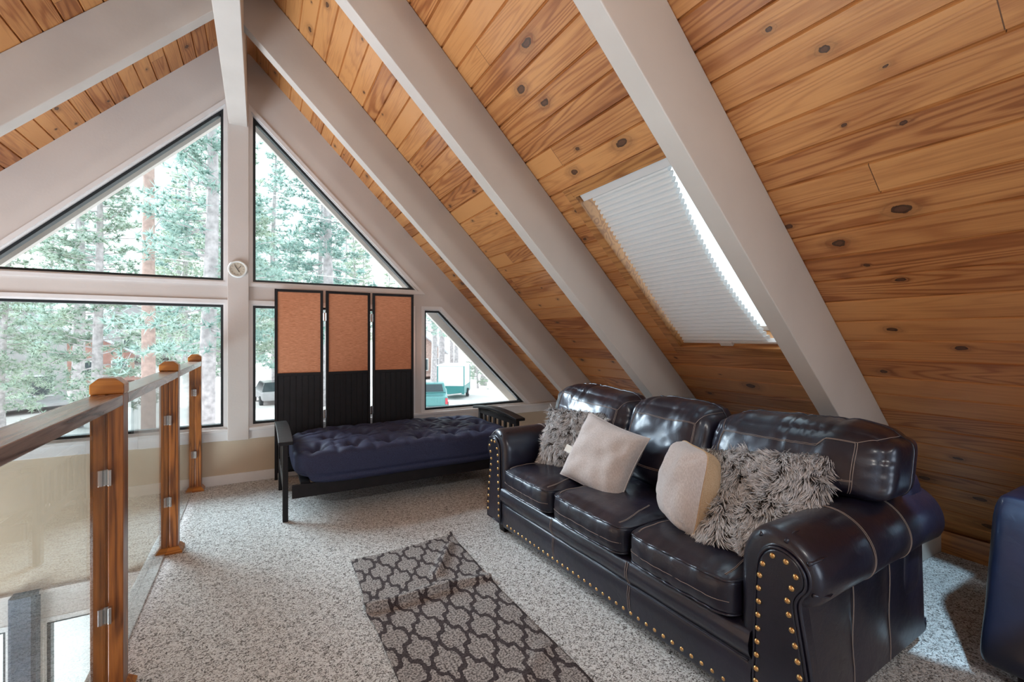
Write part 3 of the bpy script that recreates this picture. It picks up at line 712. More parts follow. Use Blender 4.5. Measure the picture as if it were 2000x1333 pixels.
# base rail and body
yi0, yi1 = 0.235, SLN - 0.235
mb = MB().box(0.05, 0.94, 0.075, SLN - 0.075, 0.065, 0.285); B(mb, 'base_frame', MAT['leather'], bevel=0.01)
def front_rail(u, v):   # rounded band between the arms
    y = yi0 - 0.03 + (yi1 - yi0 + 0.06) * u
    prof = [(0.05, 0.060), (0.012, 0.060), (0.008, 0.075), (0.004, 0.12), (0.001, 0.165), (0.006, 0.198), (0.012, 0.205), (0.004, 0.212), (-0.010, 0.235), (-0.014, 0.265), (-0.004, 0.300), (0.03, 0.313), (0.10, 0.315)]
    t = v * (len(prof) - 1); i = min(int(t), len(prof) - 2); k = t - i
    x = prof[i][0] * (1 - k) + prof[i + 1][0] * k; z = prof[i][1] * (1 - k) + prof[i + 1][1] * k
    x += 0.003 * noise.noise(Vector((y * 5, z * 12, 0)))
    return (x, y, z)
mb = MB(); mb.grid(front_rail, 80, 36); B(mb, 'front_rail', MAT['leather'], smooth=True)
mb = MB(); mb.tube([(0.003, yi0 - 0.02 + (yi1 - yi0 + 0.04) * t / 30, 0.203) for t in range(31)], 0.0035, 6); B(mb, 'piping', MAT['leather'], smooth=True)
mb = MB()
for yy in (0.74, 1.278):
    mb = MB()
    for d in (-0.005, 0.005):
        mb.tube([(0.012, yy + d, 0.066), (0.002, yy + d, 0.12), (-0.001, yy + d, 0.165), (0.004, yy + d, 0.198), (0.003, yy + d, 0.212), (-0.0125, yy + d, 0.237), (-0.016, yy + d, 0.265), (-0.006, yy + d, 0.30)], 0.0013, 5)
    B(mb, 'seam_stitching', MAT['stitch'])

# arms
def arm_outer():   # (y, z), anticlockwise as seen from the front, near arm
    pts = [(0.252, 0.07), (0.252, 0.25), (0.250, 0.40), (0.250, 0.50), (0.240, 0.575), (0.205, 0.632), (0.150, 0.657), (0.090, 0.652), (0.038, 0.620), (0.006, 0.570),
           (-0.002, 0.520), (0.012, 0.475), (0.042, 0.448), (0.064, 0.435), (0.066, 0.40), (0.062, 0.25), (0.058, 0.07)]
    return [(p[0], p[1]) for p in catmull([(a, b, 0) for a, b in pts], 4)]
def offs(poly, d):
    n = len(poly); out = []
    for i in range(n):
        a = Vector(poly[i - 1]); b = Vector(poly[(i + 1) % n]); t = b - a
        if t.length < 1e-9: out.append(poly[i]); continue
        t.normalize(); nn = Vector((-t.y, t.x)); out.append((poly[i][0] + nn.x * d, poly[i][1] + nn.y * d))
    return out
def mir(y, far): return SLN - y if far else y
AO = arm_outer()
panel_pts = [(0.190, 0.085), (0.187, 0.25), (0.183, 0.40), (0.181, 0.48), (0.174, 0.545), (0.150, 0.588), (0.115, 0.603), (0.075, 0.592), (0.046, 0.560), (0.042, 0.520), (0.060, 0.490), (0.070, 0.462), (0.066, 0.42), (0.052, 0.34), (0.038, 0.25), (0.030, 0.16), (0.028, 0.085)]
PN = [(p[0], p[1]) for p in catmull([(a, b, 0) for a, b in panel_pts], 5)]
def arm(far):
    secs = [(0.006, 0.036), (0.009, 0.022), (0.018, 0.010), (0.032, 0.003), (0.05, 0.0), (0.2, 0.0), (0.34, 0.0), (0.345, 0.0015), (0.35, 0.0), (0.5, 0.0), (0.62, 0.0), (0.625, 0.0015), (0.63, 0.0), (0.8, 0.0), (0.94, 0.0), (0.965, 0.006), (0.978, 0.02), (0.982, 0.04)]
    mb = MB(); v = []; n = len(AO)
    for x, d in secs:
        P_ = offs(AO, d) if d else AO
        for (y, z) in P_:
            if z < 0.12: z = max(z, 0.07)
            w_ = 0.004 * noise.noise(Vector((x * 6, y * 9, z * 9 + (5 if far else 0)))) if 0.02 < x < 0.95 and z > 0.3 else 0
            v.append((x, mir(y + w_, far), z + w_))
    f = [(i * n + k, i * n + (k + 1) % n, (i + 1) * n + (k + 1) % n, (i + 1) * n + k) for i in range(len(secs) - 1) for k in range(n)]
    f.append(tuple(range(n))); f.append(tuple((len(secs) - 1) * n + k for k in range(n - 1, -1, -1)))
    mb.add(v, f); a = B(mb, 'scroll_arm', MAT['leather'], autos=50)
    # front block and raised facing
    g = offs(PN, -0.016)
    mb = MB(); mb.prism([(mir(y, far), max(z, 0.068)) for y, z in g], 0, 0.004, 0.05); B(mb, 'arm_front_block', MAT['leather'], a, bevel=0.006, autos=50)
    mb = MB(); mb.prism([(mir(y, far), z) for y, z in PN], 0, -0.008, 0.01); fp = B(mb, 'arm_facing', MAT['leather'], a, bevel=0.006, autos=50)
    mb = MB(); mb.tube([(-0.004, mir(y, far), z) for y, z in offs(PN, -0.004)], 0.0042, 8, closed=True); B(mb, 'piping', MAT['leather'], fp, smooth=True)
    # nails
    nl = [(0.178, 0.503), (0.181, 0.461), (0.181, 0.419), (0.183, 0.376), (0.184, 0.333), (0.186, 0.290), (0.188, 0.247), (0.189, 0.203), (0.190, 0.163), (0.191, 0.125)]
    nl = [(y - 0.008, z) for y, z in nl] + [(0.160, 0.543), (0.130, 0.580), (0.090, 0.578), (0.062, 0.545), (0.074, 0.506), (0.086, 0.464), (0.082, 0.424), (0.073, 0.383), (0.064, 0.342), (0.057, 0.300), (0.051, 0.257), (0.047, 0.214), (0.043, 0.172), (0.042, 0.130)]
    for (y, z) in nl:
        c = (-0.008, mir(y, far), z)
        MBn = MB().lathe([(0.0088, 0), (0.0086, 0.002), (0.0072, 0.0045), (0.0042, 0.0062), (0.0012, 0.0068)], c, (-1, 0, 0), 12)
        B(MBn, 'nailhead', MAT['brass'], smooth=True)
    # gathered pleats around the front of the scroll
    mb = MB()
    for (yc, zc) in ((0.185, 0.640), (0.095, 0.650), (0.020, 0.600), (0.004, 0.500)):
        d = Vector((yc - 0.118, zc - 0.53)).normalized(); pth = []
        for t in range(7):
            k = t / 6; xx = 0.006 + 0.07 * k; rr = -0.020 + 0.024 * min(1, k * 1.6) - 0.006 * max(0, k - 0.7)
            pth.append((xx, mir(yc + d.x * rr, far), zc + d.y * rr))
        mb.tube(pth, lambda t: 0.0055 * (1 - t) + 0.001, 6)
        B(mb, 'pleat', MAT['leather'], a, smooth=True); mb = MB()
    # contrast seams wrapping the roll
    mb = MB()
    for x0, lean in ((0.345, 0.0), (0.625, 0.0)):
        for d in (-0.004, 0.004):
            pth = [(x0 + d, mir(y, far), z) for (y, z) in offs(AO, -0.0012) if z > 0.44 or y > 0.2 and z > 0.45]
            mb.tube(pth, 0.0012, 5, cap=True)
        pth = [(x0 + 0.006 * math.sin(k), mir(0.0635 - 0.004 * k / 9, far) + (0.0015 if far else -0.0015), 0.43 - 0.36 * k / 9) for k in range(10)]
        mb.tube(pth, 0.0018, 5)
        B(mb, 'seam_stitching', MAT['stitch'], a); mb = MB()
    return a
arm(False); arm(True)
ny = 36
for k in range(ny):
    y = 0.262 + (SLN - 0.524) * k / (ny - 1)
    B(MB().lathe([(0.0085, 0), (0.008, 0.002), (0.0062, 0.0045), (0.0030, 0.006), (0.001, 0.0064)], (0.009, y, 0.085), (-1, 0, 0), 10), 'nailhead', MAT['brass'], smooth=True)
# feet
for (fx, fy) in ((0.035, 0.09), (0.035, SLN - 0.17), (0.85, 0.09), (0.85, SLN - 0.17)):
    mb = MB(); v = [(fx + 0.01, fy + 0.01, 0), (fx + 0.07, fy + 0.01, 0), (fx + 0.07, fy + 0.07, 0), (fx + 0.01, fy + 0.07, 0), (fx, fy, 0.07), (fx + 0.08, fy, 0.07), (fx + 0.08, fy + 0.08, 0.07), (fx, fy + 0.08, 0.07)]
    mb.add(v, [(3, 2, 1, 0), (4, 5, 6, 7)] + [(a, (a + 1) % 4, (a + 1) % 4 + 4, a + 4) for a in range(4)]); B(mb, 'foot', MAT['blackwood'], bevel=0.004)

# seat cushions
def wr(p, amp, sc, sd_): return amp * noise.noise(Vector((p[0] * sc + sd_, p[1] * sc, p[2] * sc)))
def seat(y0, y1, sd_):
    yc = (y0 + y1) / 2; hy = (y1 - y0) / 2 - 0.003
    def fn(a, b, c, e=0.0):
        q = rbox(a, b, c, 9.0); X = 0.31 + q[0] * 0.335; Y = yc + q[1] * hy; Z = 0.378 + q[2] * 0.070
        ed = (1 - min(1, abs(a)) ** 4) * (1 - min(1, abs(b)) ** 4)
        if c > 0: Z += 0.022 * ed * c
        if a < 0: X -= 0.014 * (1 - b ** 4) * (1 - c * c) * (-a)
        p = Vector((X, Y, Z)); w_ = wr(p, 0.004, 9, sd_) + wr(p, 0.0022, 26, sd_)
        # fine pull wrinkles running back from the front welt
        if a < -0.6: w_ += 0.0022 * math.sin(b * 42 + 3 * math.sin(b * 9 + sd_)) * max(0, -a - 0.6) * 2.0
        Z += w_ * (1 if c > 0 else 0); X -= w_ * (1 if a < -0.9 else 0)
        return (X, Y, Z)
    o = B(cushion(fn, 28), 'seat_cushion', MAT['leather'], smooth=True)
    mb = MB()
    for c in (0.80, -0.80):
        pth = []
        n = 26
        ring_ = [(-1, t) for t in np.linspace(-0.93, 0.93, n)] + [(t, 1) for t in np.linspace(-0.93, 0.9, 10)]
        ring_ = [(t, -1) for t in np.linspace(0.9, -0.93, 10)] + ring_
        for (a, b) in ring_:
            p = Vector(fn(a, b, c)); d = Vector((a if abs(a) >= 0.99 else 0, b if abs(b) >= 0.99 else 0, 0))
            pth.append(p + Vector((d.x * 0.002, 0, 0.002 if c > 0 else -0.002)))
        mb.tube(catmull(pth, 2), 0.0042, 7)
    B(mb, 'piping', MAT['leather'], o, smooth=True)
    mb = MB()
    pth = [Vector(fn(-1, b, -0.15)) + Vector((-0.0012, 0, 0)) for b in np.linspace(-0.95, 0.95, 24)]
    mb.tube(pth, 0.0011, 5)
    for sg in (-1, 1):
        for d in (0, 0.018):
            pth = []
            for t in np.linspace(0, 1, 14):
                a = -0.98 + 0.75 * t; b = sg * (0.72 + d + 0.12 * math.cos(t * 2.2)); pth.append(Vector(fn(a, b, 1)) + Vector((0, 0, 0.0008)))
            mb.tube(pth, 0.0011, 5)
    B(mb, 'seam_stitching', MAT['stitch'], o)
ys_ = [yi0 + 0.008, 0.741, 1.279, yi1 - 0.008]
for k in range(3): seat(ys_[k], ys_[k + 1], 3.1 * k)

# back frame and back cushions
def backf(a, b, c):
    q = rbox(a, b, c, 6.0); Z = 0.46 + q[2] * 0.335; X = 0.845 + q[0] * 0.115 + 0.10 * (Z - 0.46); Y = SLN / 2 + q[1] * (SLN / 2 - 0.055)
    return (X, Y, Z)
B(cushion(backf, 20), 'back_frame', MAT['leather'], smooth=True)
def backc(y0, y1, sd_, over):     # over: -1 hangs over the near arm, +1 over the far arm, 0 middle
    yc = (y0 + y1) / 2; hy = (y1 - y0) / 2 - 0.002
    def fn(a, b, c):
        q = rbox(a, b, c, 6.0); Z = 0.675 + q[2] * 0.222; Y = yc + q[1] * hy
        if over:
            yin = yi0 + 0.02 if over < 0 else yi1 - 0.02
            beyond = (yin - Y) if over < 0 else (Y - yin)
            k = max(0.0, min(1.0, beyond / 0.03)); k = k * k * (3 - 2 * k)
            Z = Z * (1 - k) + k * (0.775 + q[2] * 0.122)
        t = (Z - 0.45) / 0.45
        X = 0.625 + q[0] * (0.125 + 0.015 * (1 - t)) + 0.125 * (t - 0.5)
        bl = (1 - abs(b) ** 3.0) * (1 - abs(c) ** 3.0)
        if a < 0: X -= 0.040 * bl * -a
        if c > 0: Z += 0.018 * (1 - b * b) * (1 - a * a) * c - 0.012 * c * (abs(b) ** 6) + 0.008 * c * math.sin(Y * 7 + sd_)
        p = Vector((X, Y, Z)); w_ = wr(p, 0.008, 6, sd_) + wr(p, 0.003, 20, sd_)
        # puckers gathered along the top boxing and the sides
        ed = max(0, abs(c) - 0.45) if c > 0 else 0.25 * max(0, abs(c) - 0.5)
        w_ += 0.0085 * ed * math.sin(Y * 95 + 5.5 * math.sin(Y * 17 + sd_) + Z * 8) * (0.35 + max(0.0, noise.noise(Vector((Y * 5, sd_, 0.3))) + 0.5))
        w_ += 0.006 * max(0, abs(b) - 0.7) * math.sin(Z * 80 + 4 * math.sin(Z * 15 + sd_))
        return (X - w_ * (1 if a < 0 else 0.2), Y, Z + 0.7 * w_ * (1 if c > 0 else 0))
    o = B(cushion(fn, 44), 'back_cushion', MAT['leather'], smooth=True)
    mb = MB()
    # outer welt around the back edge of the boxing
    pth = [fn(0.25, b, 1) for b in np.linspace(-0.96, 0.96, 40)]
    side_a = [fn(0.25, -1, c) for c in np.linspace(-0.9, 0.93, 18)]; side_b = [fn(0.25, 1, c) for c in np.linspace(0.93, -0.9, 18)]
    mb.tube(side_a + pth + side_b, 0.0045, 7); B(mb, 'piping', MAT['leather'], o, smooth=True)
    mb = MB(); off = Vector((-0.0012, 0, 0.0008)); bi = 0.80 if not over else 0.86
    b0, b1 = (-bi, bi) if not over else ((-0.72, 0.84) if over < 0 else (-0.84, 0.72))
    for d in (0, 0.022):
        for bb, sg in ((b0, 1), (b1, -1)):
            mb.tube([Vector(fn(-1, bb + sg * d, c)) + off for c in np.linspace(-0.85, 0.70 - d, 24)], 0.0012, 5)
        mb.tube([Vector(fn(-1, b, 0.70 - d)) + off for b in np.linspace(b0 + d, b1 - d, 44)], 0.0012, 5)
    for bb, e in ((b0, -0.97), (b1, 0.97)):
        mb.tube([Vector(fn(-1, bb + (e - bb) * t, 0.70 + 0.28 * t)) + off for t in np.linspace(0, 1, 10)] + [Vector(fn(-1 + 1.2 * t, e, 0.99)) + Vector((0, 0, 0.001)) for t in np.linspace(0.05, 1, 8)], 0.0013, 5)
    for d in (0, 0.03):
        mb.tube([Vector(fn(-1, b, -0.30 - d - 0.35 * (1 - b * b) * 0.5)) + off for b in np.linspace(b0, b1, 30)], 0.0012, 5)
    B(mb, 'seam_stitching', MAT['stitch'], o)
backc(0.012, 0.742, 1.0, -1); backc(0.744, 1.276, 4.0, 0); backc(1.278, SLN - 0.012, 7.5, 1)

# ------------------------------------------------------------------ pillows
def rect_pillow(hw, hh, th, seed, n=34, wrk=0.006, rnd_=0):
    """front/back sheets; local u,v in the pillow plane, w = normal"""
    def pt(a, b, sg):
        ca = 1 - 0.09 * (1 - a * a) ; cb = 1 - 0.09 * (1 - b * b)
        x = a * hw * (1 - 0.075 * (1 - b * b) * abs(a) ** 3 - 0.0); y = b * hh * (1 - 0.075 * (1 - a * a) * abs(b) ** 3)
        if rnd_:
            m_ = max(abs(a), abs(b)); q_ = (abs(a) ** rnd_ + abs(b) ** rnd_) ** (1 / rnd_) or 1; x *= m_ / q_; y *= m_ / q_
        w = th * ((1 - a ** 4) * (1 - b ** 4)) ** 0.55 * (0.85 + 0.15 * math.cos(a * 1.2))
        w += wrk * noise.noise(Vector((a * 2.6 + seed, b * 2.6, sg * 2.0))) * (1 - a ** 8) * (1 - b ** 8) * 2
        e = max(abs(a), abs(b)); w += 0.5 * wrk * math.sin((a * 13 if abs(b) > abs(a) else b * 13) + seed) * max(0, e - 0.6) * (1 - e) * 8
        return Vector((x, y, sg * max(w, 0)))
    return pt
def pillow_mesh(pt, M, n=34, sg=None):
    mb = MB()
    for s_ in ((1, -1) if sg is None else (sg,)):
        mb.grid(lambda u, v: M @ pt(u * 2 - 1, v * 2 - 1, s_), n, n)
    return mb
def frame(center, normal, upish, roll=0):
    nn = Vector(normal).normalized(); u = Vector(upish); u = (u - nn * u.dot(nn)).normalized(); r = u.cross(nn)
    M = Matrix((( r.x, u.x, nn.x, center[0]), (r.y, u.y, nn.y, center[1]), (r.z, u.z, nn.z, center[2]), (0, 0, 0, 1)))
    return M @ Matrix.Rotation(roll, 4, 'Z')
def make_pillow(name, label, cat, center, normal, up, roll, hw, hh, th, seed, group, back='cream', tag_=None, rnd_=0):
    M = frame(center, normal, up, roll); pt = rect_pillow(hw, hh, th, seed, rnd_=rnd_)
    t = thing(name, label, cat, (center[0], center[1], center[2] - hh), 0, group)
    pillow_mesh(pt, M, sg=1).build('pillow_front', MAT['cream'], t, smooth=True)
    pillow_mesh(pt, M, sg=-1).build('pillow_back', MAT[back], t, smooth=True)
    ed = [(a, -1) for a in np.linspace(-1, 1, 20)] + [(1, b) for b in np.linspace(-1, 1, 20)][1:] + [(a, 1) for a in np.linspace(1, -1, 20)][1:] + [(-1, b) for b in np.linspace(1, -1, 20)][1:-1]
    mb = MB(); mb.tube([M @ pt(a, b, 1) for a, b in ed], 0.0032, 6, closed=True); mb.build('edge_seam', MAT['tan'] if back == 'tan' else MAT['cream'], t, smooth=True)
    if tag_:
        mb = MB(); p = M @ pt(tag_[0], tag_[1], 1); rr = M.to_3x3() @ Vector((1, 0, 0)); uu = M.to_3x3() @ Vector((0, 1, 0)); nn = M.to_3x3() @ Vector((0, 0, 1))
        mb.obox(p - rr * 0.022, rr * 0.026, uu * 0.020, nn * 0.0012); mb.build('care_label', MAT['whitepaint'], t)
    return t
def fur_pillow(name, label, center, normal, up, roll, hw, hh, th, seed, group, count=15000, lng=0.048, tan_c=None):
    M = frame(center, normal, up, roll); pt = rect_pillow(hw, hh, th, seed)
    t = thing(name, label, 'pillow', (center[0], center[1], center[2] - hh), 0, group)
    pillow_mesh(pt, M, 24).build('pillow_body', MAT['furskin'], t, smooth=True)
    rnd = random.Random(seed * 13 + 1); v = []; f = []; cols = []
    Ri = M.inverted().to_translation(); M3 = M.to_3x3(); inv = t.location
    cam_l = Vector((0, 0, CAM_H))
    k = 0
    while k < count:
        a = rnd.uniform(-1, 1); b = rnd.uniform(-1, 1); sg = 1 if rnd.random() < 0.62 else -1
        p = pt(a, b, sg); e = 0.03
        du = pt(min(1, a + e), b, sg) - pt(max(-1, a - e), b, sg); dv = pt(a, min(1, b + e), sg) - pt(a, max(-1, b - e), sg)
        n_ = du.cross(dv) * sg
        if n_.length < 1e-9: n_ = Vector((0, 0, sg))
        n_.normalize()
        if max(abs(a), abs(b)) > 0.93: n_ = (n_ + Vector((a ** 5, b ** 5, 0)) * 1.5).normalized()
        ca, cb = round(a * 13 + 0.5 * noise.noise(Vector((a * 5, b * 5, 3)))), round(b * 13)
        h = random.Random(int(ca * 131 + cb * 977 + sg * 7 + seed * 51))
        fl = Vector((noise.noise(Vector((a * 2.2, b * 2.2, seed))) * 1.5, noise.noise(Vector((a * 2.2, b * 2.2, seed + 9))) * 1.5 - 0.45, 0)) + Vector((h.uniform(-.5, .5), h.uniform(-.5, .5), 0))
        fl += Vector((rnd.uniform(-.22, .22), rnd.uniform(-.22, .22), 0))
        L = lng * rnd.uniform(0.7, 1.15) * (0.8 + 0.4 * h.random())
        d1 = (n_ * 0.75 + fl * 0.55).normalized(); d2 = (n_ * 0.22 + fl * 1.0 + Vector((0, -0.25, 0))).normalized()
        pts = [p, p + d1 * L * 0.38, p + (d1 * 0.42 + d2 * 0.30) * L, p + (d1 * 0.45 + d2 * 0.62) * L]
        sdv = d1.cross(Vector((rnd.uniform(-1, 1), rnd.uniform(-1, 1), rnd.uniform(-1, 1)))).normalized()
        wd = 0.0016 * rnd.uniform(0.7, 1.3); q = len(v)
        tn = 0.0
        if tan_c:
            tn = max(0, 1 - math.hypot((a - tan_c[0]) / tan_c[2], (b - tan_c[1]) / tan_c[3]))
            tn = min(1, tn * 1.6)
        tn = min(1, tn + 0.20 * h.random() * h.random())
        for j, pp in enumerate(pts[:3]):
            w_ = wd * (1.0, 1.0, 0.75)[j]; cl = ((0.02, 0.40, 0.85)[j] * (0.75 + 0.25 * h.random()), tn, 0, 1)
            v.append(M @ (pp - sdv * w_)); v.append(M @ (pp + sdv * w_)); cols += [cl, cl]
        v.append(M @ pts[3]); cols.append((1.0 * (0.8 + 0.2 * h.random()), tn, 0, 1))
        f += [(q, q + 1, q + 3, q + 2), (q + 2, q + 3, q + 5, q + 4), (q + 4, q + 5, q + 6)]
        k += 1
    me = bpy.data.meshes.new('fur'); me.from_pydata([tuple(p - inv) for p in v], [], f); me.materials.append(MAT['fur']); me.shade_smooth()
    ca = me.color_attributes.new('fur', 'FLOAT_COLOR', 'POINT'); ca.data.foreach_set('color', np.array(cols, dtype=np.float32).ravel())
    fo = bpy.data.objects.new('fur', me); col.objects.link(fo); fo.parent = t
    return t
G = 'throw pillows on the leather sofa'
make_pillow('throw_pillow', 'square cream linen throw pillow leaning at the far end of the leather sofa', 'pillow', (1.61, 1.895, 0.605), (-0.86, -0.28, 0.42), (0.35, 0.02, 1), math.radians(-9), 0.200, 0.192, 0.085, 2, G, tag_=(-0.98, -0.25))
make_pillow('throw_pillow', 'cream linen pillow turned edge-on with tan back, leaning on the right fur pillow', 'pillow', (1.585, 1.325, 0.622), (-0.84, 0.50, 0.20), (0.24, -0.16, 1), math.radians(3), 0.168, 0.178, 0.100, 5, G, back='tan', rnd_=5.0)
fur_pillow('fur_pillow', 'shaggy grey fur pillow tucked in the far corner of the sofa', (1.70, 2.265, 0.615), (-0.78, -0.48, 0.42), (0.35, 0, 1), math.radians(8), 0.20, 0.180, 0.06, 3, G, 16000, 0.044)
fur_pillow('fur_pillow', 'large shaggy grey fur pillow with tan streaks at the near end of the sofa', (1.69, 1.085, 0.600), (-0.68, -0.10, 0.66), (0.6, 0.05, 0.8), math.radians(12), 0.235, 0.225, 0.075, 8, G, 26000, 0.044, tan_c=(-0.85, 0.15, 0.45, 1.1))

# ------------------------------------------------------------------ futon daybed
FX0, FX1, FY0, FY1 = 0.11, 2.00, 3.38, 4.26
fu = thing('futon_daybed', 'black mission-style wooden futon frame standing under the gable windows', 'futon', ((FX0 + FX1) / 2, (FY0 + FY1) / 2, 0))
for xe, inn in ((FX0, 1), (FX1 - 0.09, -1)):
    def armtop(u, v): pass
    mb = MB(); nseg = 12; v = []; 
    for i in range(nseg + 1):
        t = i / nseg; y = FY0 - 0.015 + (FY1 - FY0 + 0.02) * t; z = 0.545 + 0.035 * math.sin(PI * min(1, t * 0.95 + 0.05)) ** 1.0 * (1)
        for (x, dz) in ((xe, 0), (xe + 0.09, 0), (xe + 0.09, -0.024), (xe, -0.024)): v.append((x, y, z + dz))
    f = [(i * 4 + k, i * 4 + (k + 1) % 4, (i + 1) * 4 + (k + 1) % 4, (i + 1) * 4 + k) for i in range(nseg) for k in range(4)] + [(0, 1, 2, 3), (nseg * 4 + 3, nseg * 4 + 2, nseg * 4 + 1, nseg * 4)]
    mb.add(v, f); mb.build('armrest', MAT['blackwood'], fu, bevel=0.004)
    xc = xe + 0.045
    for yy in (FY0 + 0.035, FY1 - 0.115):
        MB().box(xc - 0.017, xc + 0.017, yy, yy + 0.045, 0.0, 0.535).build('leg', MAT['blackwood'], fu, bevel=0.003)
    MB().box(xc - 0.014, xc + 0.014, FY0 + 0.08, FY1 - 0.11, 0.485, 0.535).build('arm_rail', MAT['blackwood'], fu, bevel=0.002)
    MB().box(xc - 0.014, xc + 0.014, FY0 + 0.08, FY1 - 0.11, 0.20, 0.26).build('arm_rail', MAT['blackwood'], fu, bevel=0.002)
    for k in range(6):
        yy = FY0 + 0.14 + k * 0.105; MB().box(xc - 0.008, xc + 0.008, yy, yy + 0.04, 0.26, 0.485).build('arm_slat', MAT['blackwood'], fu, bevel=0.002)
MB().box(FX0 + 0.085, FX1 - 0.085, FY0 + 0.03, FY0 + 0.055, 0.150, 0.240).build('front_board', MAT['blackwood'], fu, bevel=0.003)
MB().box(FX0 + 0.085, FX1 - 0.085, FY1 - 0.09, FY1 - 0.065, 0.155, 0.262).build('back_board', MAT['blackwood'], fu, bevel=0.003)
for k in range(12):
    x = FX0 + 0.14 + k * 0.144; MB().box(x, x + 0.06, FY0 + 0.056, FY1 - 0.091, 0.225, 0.247).build('deck_slat', MAT['blackwood'], fu)
# mattress
MX0, MX1, MY0, MY1 = 0.205, 1.905, 3.325, 4.27
tuf = []
for j in range(3):
    for i in range(6):
        tuf.append((MX0 + 0.15 + (MX1 - MX0 - 0.30) * (i + (0.5 if j % 2 else 0)) / 5.5, MY0 + 0.17 + j * 0.30))
def mat_fn(a, b, c):
    q = rbox(a, b, c, 5.5); X = (MX0 + MX1) / 2 + q[0] * (MX1 - MX0) / 2; Y = (MY0 + MY1) / 2 + q[1] * (MY1 - MY0) / 2; Z = 0.372 + q[2] * 0.118
    if c > 0:
        dd = 0
        best = 9; sd = 9
        for tx, ty in tuf:
            r = math.hypot(X - tx, Y - ty)
            if r < best: sd = best; best = r; bt = (tx, ty)
            elif r < sd: sd = r
        Z -= c * (0.046 * math.exp(-(best / 0.042) ** 2) + 0.030 * math.exp(-(best / 0.10) ** 2))
        an = math.atan2(Y - bt[1], X - bt[0])
        Z += c * 0.007 * math.cos(an * 6 + bt[0] * 9) * math.exp(-((best - 0.07) / 0.06) ** 2)
        Z -= c * 0.014 * math.exp(-((sd - best) / 0.025) ** 2) * (1 if sd < 0.3 else 0)
        Z += c * 0.006 * math.sin(X * 42 + 4 * math.sin(Y * 8)) * (max(0, -b - 0.6)) 
        Z += c * (0.010 * noise.noise(Vector((X * 3, Y * 3, 2))) + 0.004 * noise.noise(Vector((X * 14, Y * 11, 5))))
    if b < -0.5:
        Y -= (0.016 * math.sin(X * 3.3 + 1) + 0.007 * noise.noise(Vector((X * 7, Z * 9, 1)))) * (-b - 0.5)
        Y += 0.004 * math.sin(X * 55 + 5 * math.sin(X * 6)) * max(0, c) 
        Y += 0.012 * math.exp(-((Z - 0.31) / 0.012) ** 2)
        if c < 0 and b < -0.95: Z -= 0.035 * -c
    return (X, Y, Z)
v_, f_ = sphere_box(96)
mb = MB(); mb.add([mat_fn(*p) for p in v_], f_)
mt = thing('futon_mattress', 'navy black tufted cotton futon mattress lying flat on the black futon frame', 'mattress', ((MX0 + MX1) / 2, (MY0 + MY1) / 2, 0.25))
mb.build('mattress_cover', MAT['fiber'], mt, smooth=True)
for tx, ty in tuf:
    z = 0.372 + 0.118 - 0.074
    MB().lathe([(0.011, 0), (0.010, 0.003), (0.005, 0.006), (0.001, 0.007)], (tx, ty, z), (0, 0, 1), 10).build('tuft_button', MAT['fiber'], mt, smooth=True)

# ------------------------------------------------------------------ folding screen
fs = thing('folding_screen', 'three-panel folding screen with orange linen upper panels and black lower panels, behind the futon', 'room divider', (0.73, 4.44, 0))
pans = [(0.118, 4.470, 0.508, 4.440), (0.530, 4.440, 0.928, 4.465), (0.950, 4.465, 1.344, 4.440)]
for (xa, ya, xb, yb_) in pans:
    d = Vector((xb - xa, yb_ - ya, 0)); L_ = d.length; d.normalize(); nn = Vector((-d.y, d.x, 0)); o0 = Vector((xa, ya, 0))
    def ob(mb, s0, s1, z0, z1, t0, t1): mb.obox(o0 + d * (s0 + s1) / 2 + Vector((0, 0, (z0 + z1) / 2)) + nn * (t0 + t1) / 2, d * (s1 - s0) / 2, nn * (t1 - t0) / 2, Vector((0, 0, (z1 - z0) / 2)))
    fw_ = 0.024; H_ = 1.668
    mb = MB(); ob(mb, 0, fw_, 0, H_, -0.012, 0.012); ob(mb, L_ - fw_, L_, 0, H_, -0.012, 0.012); ob(mb, fw_, L_ - fw_, H_ - fw_, H_, -0.012, 0.012)
    ob(mb, fw_, L_ - fw_, 0.905, 0.93, -0.012, 0.012); ob(mb, fw_, L_ - fw_, 0.06, 0.10, -0.012, 0.012)
    pf = mb.build('panel_frame', MAT['blackwood'], fs, bevel=0.002)
    mb = MB(); ob(mb, fw_ - 0.002, L_ - fw_ + 0.002, 0.928, H_ - fw_ + 0.002, -0.004, 0.004); mb.build('linen_panel', MAT['orange'], pf)
    mb = MB(); nb = 7; bw = (L_ - 2 * fw_) / nb
    for k in range(nb): ob(mb, fw_ + k * bw + 0.0015, fw_ + (k + 1) * bw - 0.0015, 0.10, 0.906, -0.005, 0.005)
    ob(mb, fw_, L_ - fw_, 0.10, 0.906, -0.0015, 0.0015)
    mb.build('slatted_panel', MAT['blackwood'], pf, bevel=0.0012)
for (hx, hy) in ((0.519, 4.440), (0.939, 4.465)):
    for hz in (1.43, 0.55):
        mb = MB(); mb.tube([(hx, hy - 0.014, hz - 0.04), (hx, hy - 0.014, hz + 0.04)], 0.006, 10); mb.box(hx - 0.014, hx + 0.014, hy - 0.014, hy - 0.0121, hz - 0.035, hz + 0.035)
        mb.build('hinge', MAT['steel'], fs)

